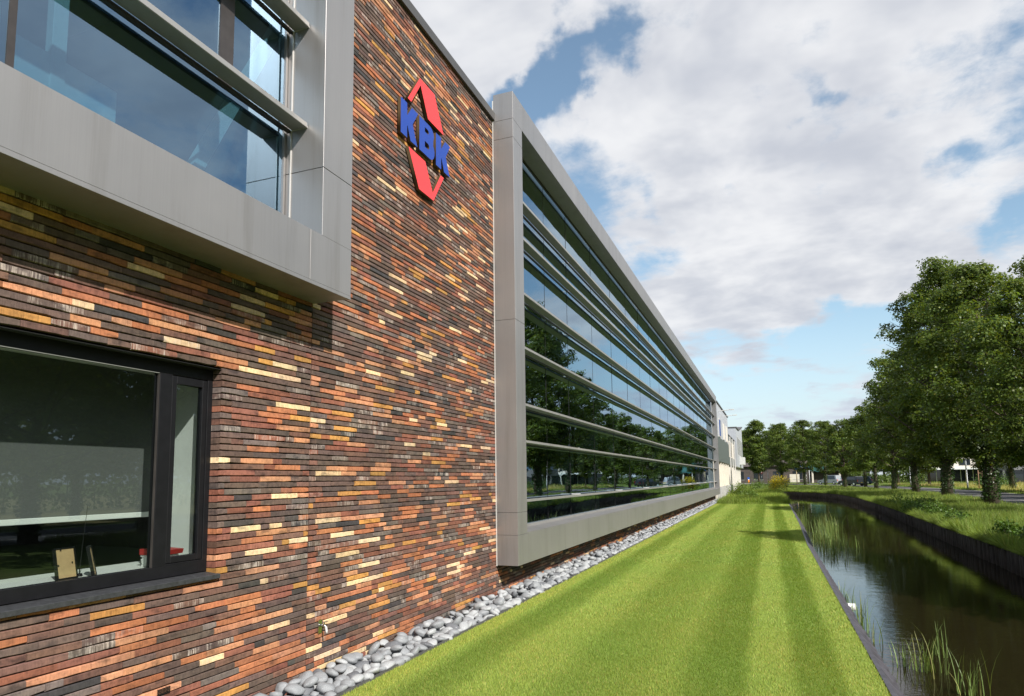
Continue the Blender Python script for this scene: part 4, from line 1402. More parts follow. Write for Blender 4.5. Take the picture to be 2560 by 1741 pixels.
def tree_proto(seed, H, base, R_, nclump, per, leaf, kind='tall', ivy=0, trunk_r=0.30):
    g_ = np.random.default_rng(seed)
    r = random.Random(seed)
    # trunk
    tr = MB()
    pts, rads = [], []
    x = y = 0.0
    top = H * 0.86
    for i in range(9):
        t = i / 8
        pts.append((x, y, -0.15 + (top + .15) * t))
        rads.append(trunk_r * (1.28 if i == 0 else 1) * (1 - .86 * t) + .015)
        x += r.gauss(0, .05) * H / 14; y += r.gauss(0, .05) * H / 14
    tr.tube(pts, rads, 10)
    P0 = np.array(pts)
    tips = []
    nl = 26
    for i in range(nl):
        s = base + (H * .82 - base) * ((i + r.random()) / nl) ** 0.9
        k = (s + .15) / (top + .15) * 8
        k0 = min(int(k), 7)
        o = P0[k0] + (P0[k0 + 1] - P0[k0]) * (k - k0)
        a = i * 2.399 + r.uniform(-.4, .4)
        tt = (s - base) / (H - base)
        ln = crown_radius(min(tt + .14, .97), R_, kind) * r.uniform(.7, 1.0)
        rise = ln * r.uniform(.35, .95)
        e = o + np.array([math.cos(a) * ln, math.sin(a) * ln, min(rise, H - s - .4)])
        mid = o + (e - o) * .5 + np.array([0, 0, -.08 * ln])
        rb_ = max(.02, trunk_r * .34 * (1 - tt) + .02)
        tr.tube([tuple(o), tuple(mid), tuple(e)], [rb_, rb_ * .6, .012], 5)
        tips += [(o, mid, e, ln)]
        for q in range(3):
            f0 = r.uniform(.35, .85)
            p = o + (e - o) * f0
            d = np.array([r.gauss(0, 1), r.gauss(0, 1), r.uniform(.1, 1.1)])
            d = d / np.linalg.norm(d) * ln * .42
            tr.tube([tuple(p), tuple(p + d)], [rb_ * .4, .008], 4)
    trunk_me = tr.mesh('trunk', M_BARK, True)
    # foliage clumps: around limbs + filled shell with lumpy outline
    cs_, tones = [], []
    lump = [(r.uniform(0, 6.28), r.uniform(.05, .98), r.uniform(.62, 1.16)) for _ in range(30)]
    tries = 0
    while len(cs_) < nclump and tries < nclump * 20:
        tries += 1
        t = r.random() ** 0.85 * .97
        a = r.uniform(0, 6.28)
        rr_ = crown_radius(t, R_, kind)
        k = 1.0
        best = 9
        for la, lt, lk in lump:
            da = abs((a - la + math.pi) % (2 * math.pi) - math.pi)
            dd = (da * .9) ** 2 + ((t - lt) * 4.0) ** 2
            if dd < best:
                best = dd; k = lk - .10 * min(dd, 1.5)
        q = r.random() ** 0.42
        rad_ = rr_ * k * q
        z = base + (H - base) * t * (0.93 + .09 * k)
        kk = np.clip((z + .15) / (top + .15) * 8, 0, 7.99)
        ax = P0[int(kk)] + (P0[int(kk) + 1] - P0[int(kk)]) * (kk - int(kk))
        if r.random() < .06 and q < .9:
            continue
        cs_.append((ax[0] + math.cos(a) * rad_, ax[1] + math.sin(a) * rad_, z))
        tones.append((r.uniform(.72, 1.28), q))
    cs_ = np.array(cs_)
    n = len(cs_)
    sig = g_.uniform(.50, 1.02, n) * (R_ / 4.8) * np.where(cs_[:, 2] > base + .8 * (H - base), .8, 1.0)
    cnt = (per * (sig / .75) ** 2 * g_.uniform(.8, 1.2, n)).astype(int) + 10
    idx = np.repeat(np.arange(n), cnt)
    d = g_.normal(0, 1, (len(idx), 3)); d /= np.linalg.norm(d, axis=1)[:, None]
    # lumpy leaf shell round each bough end, thinner underneath
    wob = 1 + .22 * np.sin(d[:, 0] * 5 + idx) * np.sin(d[:, 1] * 5 + 1.7 * idx) + .12 * np.sin(d[:, 2] * 9 + idx * .7)
    rr3 = (.45 + .55 * g_.random(len(idx)) ** .5) * wob
    P = cs_[idx] + d * (sig[idx] * rr3)[:, None] * np.array([1.12, 1.12, .74])
    keep = ~((d[:, 2] < -.35) & (g_.random(len(idx)) < .5))
    P, d, idx = P[keep], d[keep], idx[keep]
    P[:, 2] = np.maximum(P[:, 2], base * .62)
    tn = np.array([t[0] for t in tones])[idx] * g_.uniform(.75, 1.3, len(idx))
    yel = g_.random(len(idx)) < .05
    tone = np.column_stack([tn * g_.uniform(.9, 1.2, len(idx)), tn, tn * .95])
    tone[yel] *= np.array([1.6, 1.25, .9])
    V, Fc, C = leaf_quads(P, leaf, tone, nrm0=d * .9 + np.array([0, 0, .55]))
    crown_me = np_mesh('crown', V, Fc, M_LEAF, C)
    ivy_me = None
    if ivy:
        m_ = ivy
        zz = g_.uniform(.4, base + 1.2, m_) ** 1.0
        aa = g_.uniform(0, 6.28, m_)
        lumpy = 1 + .35 * np.sin(zz * 2.7 + 2 * np.sin(aa)) * np.sin(aa * 2 + zz)
        rr_ = trunk_r * (1.02 - .3 * zz / H) + np.abs(g_.normal(0, .07, m_)) * lumpy + .02
        kk = np.clip((zz + .15) / (top + .15) * 8, 0, 7.99)
        k0 = kk.astype(int)
        ax = P0[k0] + (P0[k0 + 1] - P0[k0]) * (kk - k0)[:, None]
        Pi = np.column_stack([ax[:, 0] + np.cos(aa) * rr_, ax[:, 1] + np.sin(aa) * rr_, zz])
        tn = g_.uniform(.6, 1.5, m_)
        V, Fc, C = leaf_quads(Pi, .11, np.column_stack([tn, tn, tn]), .1)
        ivy_me = np_mesh('ivy', V, Fc, M_IVY, C)
    return trunk_me, crown_me, ivy_me, H


PR = {
    'big': tree_proto(1, 17.5, 3.4, 5.0, 260, 270, .165, 'tall', 2600, .34),
    'huge': tree_proto(2, 22.5, 3.6, 5.3, 340, 240, .19, 'tall', 2600, .36),
    'mid': tree_proto(3, 15.5, 3.2, 4.1, 230, 190, .20, 'tall', 1500, .27),
    'round': tree_proto(4, 13.5, 2.9, 4.0, 170, 140, .24, 'round', 900, .22),
    'far': tree_proto(5, 16.0, 3.0, 4.9, 250, 130, .28, 'round', 0, .25),
    'far2': tree_proto(6, 18.0, 3.4, 5.0, 270, 130, .28, 'tall', 0, .26),
}


def place_tree(kind, x, y, h, rz, label, group, wide=1.0):
    tm, cm, im, H = PR[kind]
    e = tag(empty('broadleaf_tree', (x, y, 0.08)), label, 'tree', group)
    s = h / H
    wv_ = 0.92 + 0.26 * ((x * 7.3 + y * 3.1) % 1.0)
    e.scale = (s * wide * wv_, s * wide * (1.18 - .3 * (wv_ - .92)), s)
    e.rotation_euler = (0, 0, rz)
    link('trunk', tm, e)
    link('crown', cm, e)
    if im is not None:
        link('ivy', im, e)
    return e


AV = 'avenue trees between canal and road'
AVENUE = [('big', 15.75, 45.8, 14.0, 0.3, 'tall leafy tree with thick ivy clad trunk nearest the long reed bed'),
          ('huge', 17.42, 64.0, 19.2, 1.1, 'tallest broad crowned avenue tree with a stout ivy wrapped trunk'),
          ('mid', 17.0, 73.8, 14.0, 2.0, 'slimmer avenue tree standing next after the tallest tree'),
          ('mid', 17.56, 89.7, 12.2, 3.7, 'medium avenue tree with slim trunk where the far bank starts to bend'),
          ('round', 17.2, 100.9, 11.6, 0.9, 'rounded avenue tree with leaning trunk just before the parked black car'),
          ('round', 17.6, 115.0, 11.0, 5.0, 'rounded avenue tree with twin looking trunk close to the black car'),
          ('round', 14.6, 112.0, 10.2, 2.6, 'rounded verge tree on the canal side of the black car'),
          ('mid', 13.6, 136.0, 11.8, 4.1, 'slender pale trunked tree on the bend of the road'),
          ('mid', 10.9, 151.0, 13.2, 0.4, 'upright tree beside the white post on the bend of the road'),
          ('mid', 6.7, 160.0, 13.4, 2.2, 'upright tree in front of the dark brick hall at the road end'),
          ('far2', 1.6, 176.0, 15.6, 1.0, 'broad bright tree with ivy trunk beside the orange bollard'),
          ('big', 15.6, 36.3, 11.4, 2.4, 'large tree overhanging the canal bank near the timber posts'),
          ('round', 15.2, 16.6, 11.0, 1.2, 'smaller avenue tree opposite the sign wall'),
          ('round', 16.6, 10.6, 9.0, 4.4, 'small round avenue tree opposite the ground floor window'),
          ('round', 16.4, 13.6, 8.6, 2.9, 'low spreading avenue tree between the two small round ones')]
for k, x, y, h, rz, lab in AVENUE:
    place_tree(k, x, y, h, rz, lab, AV, 1.35 if y < 15 else 1.0)
RS = 'trees beyond the road'
for k, x, y, h, rz, lab in [('mid', 27.8, 85.2, 12.5, .5, 'tree with bare dark trunk in the dry meadow next to the blue grey office'),
                            ('mid', 30.4, 106.4, 12.5, 1.9, 'tree in the dry meadow before the white canopied building'),
                            ('far', 26.9, 120.0, 12.5, 3.1, 'tree with ivy free trunk beside the road lamp post'),
                            ('far', 27.2, 148.0, 12.5, 4.4, 'far tree beyond the road behind the parked cars'),
                            ('far2', 41.0, 112.0, 13.5, 2.2, 'tall tree standing between meadow and blue grey office'),
                            ('far', 22.0, 170.0, 13, 5.2, 'far round tree beside the teal netting building')]:
    place_tree(k, x, y, h, rz, lab, RS)
for i, (x, y) in enumerate([(27.5, -14), (28.5, -4), (27, 5), (28, 14), (27.4, 23), (28.6, 33), (27.6, 43), (28.4, 53), (29, 64), (28, 74)]):
    place_tree(('round', 'far')[i % 2], x, y, 10.0 + (i * 7 % 4) * .6, 2.1 * i, 'verge tree in the row lining the far side of the road', 'roadside row', 1.15)
BG = 'backdrop trees behind the road end'
for i, (x, y, h) in enumerate([(-9, 214, 16.5), (-2.0, 216, 16), (7, 220, 17), (14, 214, 15.5), (21, 222, 17), (28, 212, 15.5), (35, 220, 16.5), (43, 214, 16), (51, 210, 16), (60, 205, 17), (68, 196, 16), (76, 188, 16), (84, 178, 16), (92, 168, 16), (62, 186, 13), (34, 172, 13)]):
    place_tree(('far', 'far2')[i % 2], x, y, h, 1.7 * i, 'distant leafy tree in the green belt behind the road end', BG, 1.12)

# ------------------------------------------------------------------ bushes and weeds
M_BUSH = mat_leaf('bush_leaf', (0.13, 0.19, 0.030), 0.35, 0.5)
M_YEL = mat_leaf('yellow_flower', (0.62, 0.50, 0.02), 0.3, 0.5)


def bush(name, x, y, z, rx, rz_, n, leaf, mat, label, cat='bush', tone=(1, 1, 1), flowers=0):
    e = tag(empty(name, (x, y, z)), label, cat)
    nb = max(6, n // 70)
    a = rng.uniform(0, 6.28, nb); q = rng.random(nb) ** .5
    c = np.column_stack([np.cos(a) * q * rx, np.sin(a) * q * rx, rng.uniform(.15, .95, nb) * rz_ * (1 - .35 * q)])
    idx = rng.integers(0, nb, n)
    P = c[idx] + rng.normal(0, 1, (n, 3)) * rx * .2
    P[:, 2] = np.abs(P[:, 2]) + .02
    t = rng.uniform(.6, 1.35, n)
    V, Fc, C = leaf_quads(P, leaf, np.column_stack([t * tone[0], t * tone[1], t * tone[2]]))
    link('foliage', np_mesh('foliage', V, Fc, mat, C), e)
    st = MB()
    for k in range(7):
        p = c[k % nb]
        st.tube([(p[0] * .15, p[1] * .15, -.05), (p[0] * .8, p[1] * .8, p[2])], [.014, .006], 5)
    st.build('stems', M_BARK, e)
    if flowers:
        P = c[rng.integers(0, nb, flowers)] + rng.normal(0, 1, (flowers, 3)) * rx * .24 + np.array([0, 0, rz_ * .12])
        P[:, 2] = np.abs(P[:, 2])
        t = rng.uniform(.7, 1.3, flowers)
        V, Fc, C = leaf_quads(P, leaf * .8, np.column_stack([t, t, t]))
        link('flowers', np_mesh('flowers', V, Fc, M_YEL, C), e)
    return e


bush('shrub', 1.35, 66.0, 0, 1.1, 1.25, 2600, .10, M_BUSH, 'bright leafy shrub at the foot of the cream walled building')
bush('shrub', 2.3, 59.0, 0, .7, .75, 1300, .085, M_BUSH, 'low dark shrub in the long grass just past the lawn', tone=(.7, .8, .8))
bush('flowering_shrub', 5.0, 84.0, 0, 1.0, 1.9, 1500, .10, M_BUSH, 'tall yellow flowering plant at the head of the canal', flowers=2200)
bush('shrub', 3.0, 96.0, 0, 1.6, 1.2, 1500, .13, M_BUSH, 'broad green shrub behind the yellow flowering plant', tone=(.7, .8, .8))
for i, (yb, dx, r_, h_) in enumerate([(29, .3, .45, .5), (34.5, .5, .6, .75), (38.5, .4, .8, .9), (41.5, .9, .6, .8), (47, .6, .7, .7), (24.2, .7, .4, .45), (21.4, .9, .5, .6)]):
    bush('bank_weed', far_x(yb) + dx, yb, -.02, r_, h_, 900, .075, M_BUSH, ['low nettle clump on the timber edged bank', 'bushy dark weed clump on the timber edged bank'][i in (1, 2, 3)], 'weeds', (.62, .78, .8))['group'] = 'weeds on the far bank'
bush('meadow_shrub', 29.5, 99, .12, 1.8, 1.6, 1600, .16, M_BUSH, 'grey green willow shrub in the dry meadow', tone=(.7, .85, 1.6))

def hedge(x0, y0, x1, y1, h, label):
    L = math.hypot(x1 - x0, y1 - y0)
    n = int(L * 130)
    t = rng.random(n)
    top = h * (.82 + .18 * np.sin(t * L * .9) * np.sin(t * L * .37 + 1))
    P = np.column_stack([x0 + (x1 - x0) * t, y0 + (y1 - y0) * t, rng.random(n) ** .8 * top]) + rng.normal(0, .35, (n, 3)) * np.array([1, 1, .3])
    P[:, 2] = np.abs(P[:, 2])
    P -= np.array([x0, y0, 0])
    k = rng.uniform(.5, 1.2, n)
    V, Fc, C = leaf_quads(P, .30, np.column_stack([k, k, k]))
    e = tag(empty('hedge', (x0, y0, 0.1)), label, 'hedge')
    link('foliage', np_mesh('foliage', V, Fc, M_LEAF, C), e)
    st = MB()
    for i in range(int(L / 2)):
        a = (i + .5) / int(L / 2)
        st.tube([((x1 - x0) * a, (y1 - y0) * a, 0), ((x1 - x0) * a, (y1 - y0) * a, h * .8)], [.05, .02], 5)
    st.build('stems', M_BARK, e)


hedge(20, 160, 37, 176, 2.6, 'dark leafy hedge behind the parked cars on the road bend')
hedge(58, 182, 120, 150, 3.2, 'long hedge closing the meadow beside the blue grey office')
hedge(38, -30, 40, 70, 3.0, 'long leafy hedge running behind the roadside tree row')

# ------------------------------------------------------------------ neighbouring buildings
M_CREAM = plain('cream_render', (0.62, 0.57, 0.49), 0.8, 0, 0.06, 2)
M_ZINC = mat_metal('zinc_cladding', (0.50, 0.52, 0.55), 0.45, 0.35)
M_SPAN = plain('green_grey_panel', (0.115, 0.135, 0.125), 0.5, 0.2, 0.12, 3)
M_CONC = plain('concrete', (0.36, 0.36, 0.35), 0.85, 0, 0.12, 3)
M_BLUEBLIND = plain('blue_blind', (0.02, 0.06, 0.22), 0.6)
M_DGLASS = plain('dark_glass', (0.02, 0.025, 0.03), 0.06, 0.0, 0.2, 0.5, spec=0.8)

nb = tag(empty('cream_factory_hall', (0.35, 56.2, 0)), 'cream walled hall with zinc upper storey joined to the glazed office', 'building')
box('ground_wall', (-10, -0.25, 0, 15.8, -0.1, 3.12), M_CREAM, nb)
box('spandrel_band', (-10, 0.0, 0.0, 15.8, 3.125, 5.12), M_SPAN, nb)
box('upper_wall', (-10, -0.03, 0.0, 15.8, 5.125, 7.9), M_ZINC, nb)
box('roof_edge', (-10, 0.05, -.02, 15.85, 7.905, 8.0), M_COPING, nb)
for a, b, m_ in ((1.7, 3.6, M_BLUEBLIND), (7.1, 9.3, M_CREAM), (11.4, 13.9, M_CREAM)):
    w_ = box('window', (-0.028, 0.02, a, b, 5.2, 6.75), M_TRIM, nb)
    box('pane', (0.021, 0.03, a + .1, b - .1, 5.28, 6.66), m_, w_)
for i in range(9):
    box('seam', (-0.029, -0.005, 1.7 * i + .4, 1.7 * i + .43, 6.8, 7.9), M_ZINC, nb)
for i, a in enumerate((0.5, 3.6, 6.4, 9.2, 12.0, 14.8)):
    p_ = box('pilaster', (-0.249, -0.06, a, a + .45, -0.1, 3.12), M_CREAM, nb)
    box('footing', (-0.245, 0.04, a - .06, a + .51, -0.1, 1.05), M_CONC, nb)
for a in (1.3, 4.4, 7.2):
    d_ = box('doorway', (-0.2495, -0.22, a, a + 1.6, 2.2, 3.05), M_DGLASS, nb)
for a in (4.2, 9.8):
    ar = MB().tube([(0.0, a, 7.55), (0.95, a, 7.62)], [.03, .03], 6)
    l_ = ar.build('lamp_arm', M_TRIM, nb)
    box('lamp_head', (0.8, 1.15, a - .08, a + .08, 7.58, 7.66), M_PLASTIC, l_)

nb = tag(empty('low_workshop_block', (0.30, 72.1, 0)), 'lower cream and grey workshop block between the zinc buildings', 'building')
box('ground_wall', (-10, -0.2, 0, 15.2, -0.1, 3.1), M_CREAM, nb)
box('upper_wall', (-10, -0.02, 0, 15.2, 3.105, 6.15), M_SPAN, nb)
box('roof_edge', (-10, 0.04, 0, 15.2, 6.155, 6.24), M_COPING, nb)
for i in range(5):
    a = 0.9 + i * 2.9
    w_ = box('window', (-0.0195, 0.02, a, a + 1.6, 3.9, 5.6), M_CREAM, nb)
    box('pane', (0.0205, 0.03, a + .9, a + 1.5, 4.0, 5.5), M_DGLASS, w_)
for a in (2.3, 7.2, 12.0):
    box('downpipe', (-0.019, 0.10, a + .3, a + .42, 0, 6.1), M_TRIM, nb)
for a in (0.2, 4.9, 9.6):
    box('footing', (-0.199, 0.03, a, a + .6, -0.1, 1.0), M_CONC, nb)

nb = tag(empty('zinc_gable_block', (0.45, 87.6, 0)), 'light zinc block with a slanted roof edge overhanging a cream base', 'building')
box('ground_wall', (-10, -0.5, 0, 19, -0.1, 3.1), M_CREAM, nb)
MB().prism([(0, 3.11), (20.5, 3.11), (20.5, 9.3), (7.0, 8.0), (0, 7.9)], 'x', -10, 0.0).build('upper_wall', M_ZINC, nb)
MB().prism([(-.05, 7.905), (7.0, 8.005), (20.6, 9.305), (20.6, 9.45), (6.9, 8.15), (-.05, 8.05)], 'x', -10.1, 0.12).build('roof_edge', M_COPING, nb)
for i in range(5):
    a = 3.0 + i * 3.3
    w_ = box('window', (0.0005, 0.02, a, a + 1.3, 4.6, 7.0), M_TRIM, nb)
    box('pane', (0.0205, 0.03, a + .1, a + 1.2, 4.7, 6.9), M_DGLASS, w_)
box('sign_board', (0.0005, 0.6, 9.0, 12.0, 3.5, 4.5), M_PLASTIC, nb)
for a in (1.0, 5.0, 9.0, 13.0, 17.0):
    box('pilaster', (-0.499, -0.3, a, a + .4, -0.1, 3.1), M_TRIM, nb)

# far halls closing the view
M_DBRICK = plain('dark_brick', (0.075, 0.060, 0.055), 0.9, 0, 0.2, 1.5)
M_TEAL = plain('teal_netting', (0.008, 0.075, 0.07), 0.8, 0, 0.35, 0.8)
fh = tag(empty('dark_brick_hall', (-6, 196, 0)), 'dark brick hall under the trees at the end of the road', 'building')
box('wall', (-10, 28, 0, 12, -0.1, 4.6), M_DBRICK, fh)
MB().prism([(-.6, 4.6), (12.6, 4.6), (6, 6.6)], 'x', -10.6, 28.6).build('roof', plain('roof_tile', (0.07, 0.055, 0.05), 0.8, 0, .2, 2), fh)
for i in range(7):
    w_ = box('window', (-8.5 + i * 4.9, -6.2 + i * 4.9, -0.05, -0.005, 1.0, 3.2), M_DGLASS, fh)
    box('frame', (-8.6 + i * 4.9, -6.1 + i * 4.9, -0.08, -0.052, 0.9, 1.0), M_CONC, w_)
box('door', (15.2, 17.6, -0.06, -0.006, 0, 2.4), M_CREAM, fh)
th = tag(empty('teal_netted_building', (13.5, 182, 0)), 'small building hung with teal green netting beyond the road bend', 'building')
box('wall', (0, 13, 0, 9, -0.1, 3.0), M_DBRICK, th)
for i in range(5):
    box('pillar', (0.3 + i * 3.0, 0.7 + i * 3.0, -1.2, -0.8, 0.0, 3.2), M_CREAM, th)
nv = []
for i in range(15):
    for k in range(6):
        nv.append((i * .95 - .3, -1.6 + 0.5 * k + .2 * math.sin(i * 1.7 + k), 3.0 + k * .75 + .22 * math.sin(i * 2.1 + 1.3 * k)))
nf = [(i * 6 + k, i * 6 + k + 1, (i + 1) * 6 + k + 1, (i + 1) * 6 + k) for i in range(14) for k in range(5)]
o = link('netting', mesh_from('netting', nv, nf, M_TEAL), th)
md = o.modifiers.new('thick', 'SOLIDIFY'); md.thickness = .05

M_GREYCLAD = plain('grey_cladding', (0.16, 0.155, 0.165), 0.6, 0.1, 0.06, 1)
M_BLUECLAD = plain('blue_cladding', (0.10, 0.20, 0.34), 0.4, 0.1, 0.08, 1)
wb = tag(empty('white_canopied_building', (36, 184, 0.1)), 'low building with white canopy and dark glazed front beyond the meadow', 'building')
box('glazed_front', (0, 16, 1.5, 10, 0, 2.9), M_DGLASS, wb)
for i in range(7):
    box('mullion', (i * 2.45, i * 2.45 + .12, 1.40, 1.499, 0, 2.9), M_TRIM, wb)
box('canopy', (-1, 17, -1.0, 10, 2.91, 3.3), M_WHITE, wb)
box('upper_storey', (2, 16, 1.0, 10, 3.31, 5.8), M_CREAM, wb)
for i in range(4):
    w_ = box('window', (3 + i * 3.3, 5.2 + i * 3.3, 0.9, 0.999, 3.9, 5.3), M_DGLASS, wb)
for i in range(3):
    box('canopy_post', (i * 7.2, i * 7.2 + .25, -0.9, -0.65, 0, 2.9), M_WHITE, wb)
ob = tag(empty('blue_grey_office', (48.5, 160, 0.1)), 'flat roofed office with grey band and blue cladding beyond the meadow', 'building')
box('ground_storey', (0, 26, 0.6, 14, 0, 2.5), M_DGLASS, ob)
box('grey_band', (-.5, 26, 0, 14, 2.51, 4.1), M_GREYCLAD, ob)
box('blue_cladding', (-.3, 26, .2, 14, 4.11, 6.0), M_BLUECLAD, ob)
for i in range(11):
    box('mullion', (i * 2.4, i * 2.4 + .15, 0.45, 0.599, 0, 2.5), M_BRONZE, ob)
for i in range(10):
    box('panel_joint', (i * 2.6 + .8, i * 2.6 + .86, 0.13, 0.199, 4.15, 5.95), M_GREYCLAD, ob)

# ------------------------------------------------------------------ street furniture
M_GALV = plain('galvanised', (0.34, 0.35, 0.35), 0.5, 0.5, 0.08)
M_ORANGE = plain('orange_plastic', (0.75, 0.22, 0.01), 0.5)
M_BLUES = plain('sign_sheet_blue', (0.01, 0.09, 0.42), 0.5)
M_REDS = plain('sign_sheet_red', (0.55, 0.04, 0.03), 0.5)


def lamp(x, y, h, label, arm=1.0):
    e = tag(empty('street_lamp', (x, y, 0.1)), label, 'street lamp', 'street lamps along the road')
    MB().tube([(0, 0, 0), (0, 0, 1.0), (0, 0, 1.05), (0, 0, h)], [.085, .085, .055, .04], 10).build('pole', M_GALV, e, True)
    if arm:
        MB().tube([(0, 0, h - .05), (-arm * .5, 0, h + .08), (-arm, 0, h + .1)], [.03, .028, .028], 8).build('arm', M_GALV, e, True)
    MB().prism([(-.16, 0), (.16, 0), (.12, .10), (-.12, .10)], 'x', -arm - .45, -arm + .12).build('lamp_head', M_GALV, e).location = (0, 0, h + .06)


lamp(25.0, 90.4, 4.6, 'grey road lamp post standing in the meadow edge opposite the tallest tree')
lamp(23.9, 117.0, 4.6, 'grey road lamp post behind the bend of the road')
fp = tag(empty('flag_pole', (33.2, 126.0, 0.12)), 'tall white flag pole in front of the white canopied building', 'flag pole')
MB().tube([(0, 0, 0), (0, 0, 7.5)], [.10, .05], 10).build('mast', M_WHITE, fp, True)
MB().tube([(0, 0, 7.5), (0, 0, 7.58), (0, 0, 7.66)], [.06, .09, .02], 10).build('finial', M_WHITE, fp, True)
bo = tag(empty('road_bollard', (-0.6, 172.5, 0.13)), 'orange road bollard with blue white top at the traffic island', 'bollard')
MB().tube([(0, 0, 0), (0, 0, .95)], [.16, .16], 12).build('shaft', M_ORANGE, bo, True)
MB().tube([(0, 0, .95), (0, 0, 1.1)], [.17, .17], 12).build('collar', M_WHITE, bo, True)
MB().tube([(0, -.05, 1.35), (0, .05, 1.35)], [.27, .27], 18).build('disc', M_BLUES, bo)
tag(box('traffic_island', (-4.5, 1.5, 171.5, 173.3, 0.10, 0.24), M_PATH), 'pale kerbed traffic island at the road junction', 'kerb', kind='structure')
ps = tag(empty('direction_sign', (9.6, 158.0, 0.1)), 'blue direction sign with white arrow on a tan post by the bend', 'sign')
MB().tube([(0, 0, 0), (0, 0, 3.6)], [.11, .09], 10).build('post', plain('tan_post', (.33, .26, .15), .7), ps, True)
box('board', (-.35, 1.9, -.16, -.11, 3.2, 4.1), M_BLUES, ps)
MB().prism([(.2, 3.45), (.95, 3.45), (.95, 3.3), (1.45, 3.6), (.95, 3.9), (.95, 3.75), (.2, 3.75)], 'y', -.168, -.1615).build('arrow', M_WHITE, ps)
for (x, y, h, t, lab) in [(11.2, 152.5, 2.9, .09, 'thick white marker post on the grass at the road bend'), (12.2, 160.0, 3.1, .05, 'thin white marker post behind the thick one'), (3.9, 163.0, 3.0, .06, 'grey leaning sign post beside the far bright tree'), (-3.6, 165.0, 3.2, .07, 'pale grey post at the end of the zinc building')]:
    e = tag(empty('marker_post', (x, y, 0.1)), lab, 'post')
    MB().tube([(0, 0, 0), (-.12 if 'leaning' in lab else 0, 0, h)], [t, t], 10).build('shaft', M_WHITE if 'white' in lab else M_GALV, e, True)
    MB().tube([(-.12 if 'leaning' in lab else 0, 0, h), (-.12 if 'leaning' in lab else 0, 0, h + .06)], [t * 1.2, t * .5], 10).build('cap', M_GALV, e, True)
rs = tag(empty('traffic_sign', (2.3, 178.0, 0.1)), 'small red and white triangular road sign beyond the bollard', 'sign')
MB().tube([(0, 0, 0), (0, 0, 2.6)], [.04, .04], 8).build('post', M_GALV, rs, True)
MB().prism([(-.42, 3.05), (.42, 3.05), (0, 2.3)], 'y', -.06, -.03).build('plate', M_REDS, rs)
MB().prism([(-.24, 2.95), (.24, 2.95), (0, 2.52)], 'y', -.068, -.0615).build('plate_face', M_WHITE, rs)
for (x, y, lab) in [(26.3, 90.5, 'pair of timber tree stakes in the meadow beside the lamp post')]:
    e = tag(empty('tree_stake', (x, y, 0.1)), lab, 'stake')
    for dx in (-.18, .18):
        MB().tube([(dx, 0, 0), (dx, 0, 2.2)], [.045, .04], 8).build('stake', plain('stake_wood', (.25, .15, .09), .8), e, True)
    box('cross_bar', (-.2, .2, -.02, .02, 1.85, 1.93), plain('stake_bar', (.25, .15, .09), .8), e)


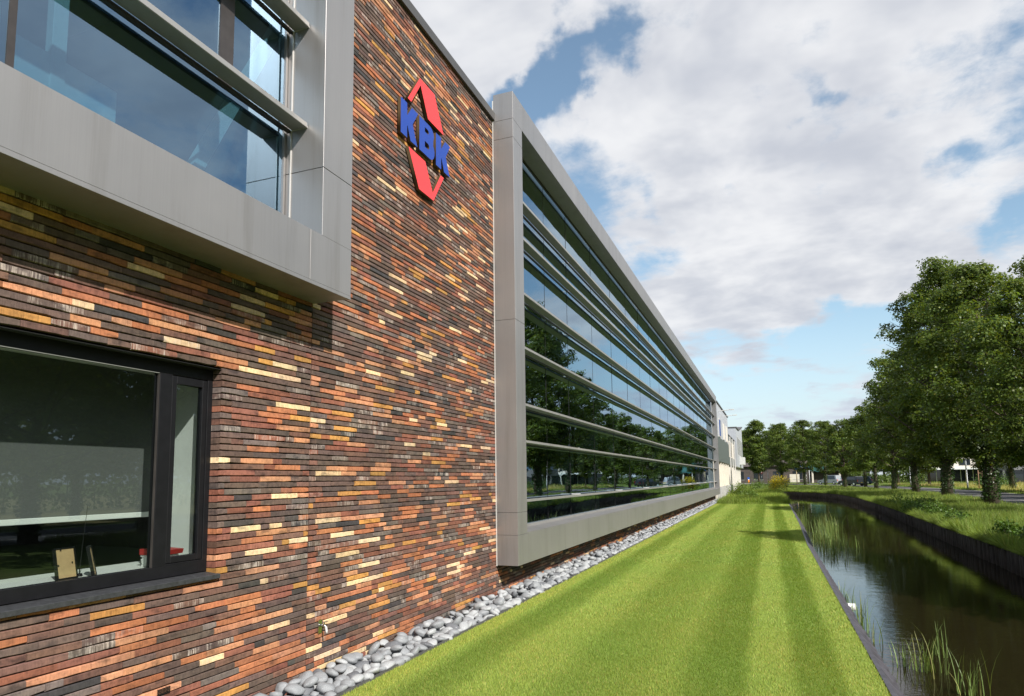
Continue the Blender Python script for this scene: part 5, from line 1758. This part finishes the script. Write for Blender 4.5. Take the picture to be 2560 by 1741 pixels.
# ------------------------------------------------------------------ cars
def car(x, y, rz, paint, label, estate=True, L=4.3, H=1.58, Wd=1.78):
    e = tag(empty('car', (x, y, 0.127)), label, 'car', 'cars on the road')
    e.rotation_euler = (0, 0, rz)
    # side outline along local y (front = +y)
    hl = L / 2
    body = [(-hl, .42), (-hl + .04, .95), (-hl + .18, 1.02), (hl - 1.25, .98), (hl - .15, .80), (hl, .55), (hl - .04, .28), (-hl + .06, .26)]
    b = MB().prism(body, 'x', -Wd / 2, Wd / 2).build('body', paint, e, bevel=.045)
    g0, g1 = -hl + .16, hl - 1.25
    cab = [(g0, 1.0), (g0 + (.22 if estate else .7), H - .06), (g0 + 0.55, H), (g1 - .85, H - .01), (g1, .97)]
    cb = MB()
    n0 = len(cab)
    for s_, k in ((-1, 1.0), (1, 1.0)):
        for (yy_, zz_) in cab:
            ins = .10 * max(0, (zz_ - 1.0) / (H - 1.0))
            cb.v.append((s_ * (Wd / 2 - .04 - ins), yy_, zz_))
    cb.f.append(tuple(range(n0))); cb.f.append(tuple(range(2 * n0 - 1, n0 - 1, -1)))
    for i in range(n0):
        j = (i + 1) % n0
        cb.f.append((i, n0 + i, n0 + j, j))
    cbo = cb.build('cabin', paint, e, bevel=.03)
    mg = M_DGLASS
    # glass: rear window, windscreen, sides
    box('rear_window', (-.58, .58, -.015, .015, 0, .40), mg, e).matrix_local = Matrix.Translation((0, g0 + .045, 1.06)) @ Matrix.Rotation(rad(-22 if estate else -50), 4, 'X')
    box('windscreen', (-.60, .60, -.015, .015, 0, .68), mg, e).matrix_local = Matrix.Translation((0, g1 - .06, 1.02)) @ Matrix.Rotation(rad(57), 4, 'X')
    for s_ in (-1, 1):
        m_ = MB()
        y0_, y1_ = g0 + .35, g1 - .55
        m_.v += [(s_ * (Wd / 2 - .035), y0_, 1.04), (s_ * (Wd / 2 - .035), g1 - .12, 1.03), (s_ * (Wd / 2 - .115), g1 - .78, H - .11), (s_ * (Wd / 2 - .115), g0 + .5, H - .11)]
        m_.v += [(v[0] - s_ * .03, v[1], v[2]) for v in m_.v[:4]]
        m_.f += [(0, 1, 2, 3), (7, 6, 5, 4), (0, 4, 5, 1), (1, 5, 6, 2), (2, 6, 7, 3), (3, 7, 4, 0)]
        m_.build('side_window', mg, e)
        box('tail_light', (s_ * Wd / 2 - (.16 if s_ > 0 else -.02), s_ * Wd / 2 - (-.02 if s_ < 0 else .02) + (.14 if s_ < 0 else 0), -hl - .012, -hl + .10, .70, 1.0), M_REDS, e, .01)
        box('headlight', (s_ * .62 - .18, s_ * .62 + .18, hl - .16, hl - .03, .60, .74), M_TRIM, e, .01)
        box('mirror', (s_ * (Wd / 2 + .02) - .08, s_ * (Wd / 2 + .02) + .08, g1 - .35, g1 - .25, 1.0, 1.14), paint, e, .02)
        for yw in (-hl + .78, hl - .82):
            w_ = MB().tube([(s_ * (Wd / 2 - .2), yw, .32), (s_ * (Wd / 2 + .01), yw, .32)], [.32, .32], 20).build('wheel', M_GASKET, e)
            MB().tube([(s_ * (Wd / 2 + .011), yw, .32), (s_ * (Wd / 2 + .022), yw, .32)], [.2, .17], 16).build('rim', M_CHROME, w_)
    box('number_plate', (-.26, .26, -hl - .015, -hl + .01, .52, .63), plain('plate_yellow', (.6, .42, .02), .5), e)
    box('bumper', (-Wd / 2 + .03, Wd / 2 - .03, -hl - .03, -hl + .1, .30, .50), paint, e, .02)
    return e


M_PBLACK = plain('black_paint', (0.010, 0.010, 0.012), 0.18, 0.0, 0.1, 2, spec=0.6)
M_PSILVER = plain('silver_paint', (0.42, 0.43, 0.44), 0.3, 0.5, 0.04, 2)
M_PBLUE = plain('dark_blue_paint', (0.02, 0.035, 0.07), 0.2, 0.1, 0.1, 2)
car(17.0, 127.5, rad(38), M_PBLACK, 'black hatchback with red tail lights on the road between avenue trees')
car(21.0, 150.0, rad(70), M_PBLUE, 'dark blue car parked further off behind the black hatchback')
car(15.4, 150.5, rad(50), M_PSILVER, 'silver van like car beyond the black hatchback', True, 4.6, 1.85)
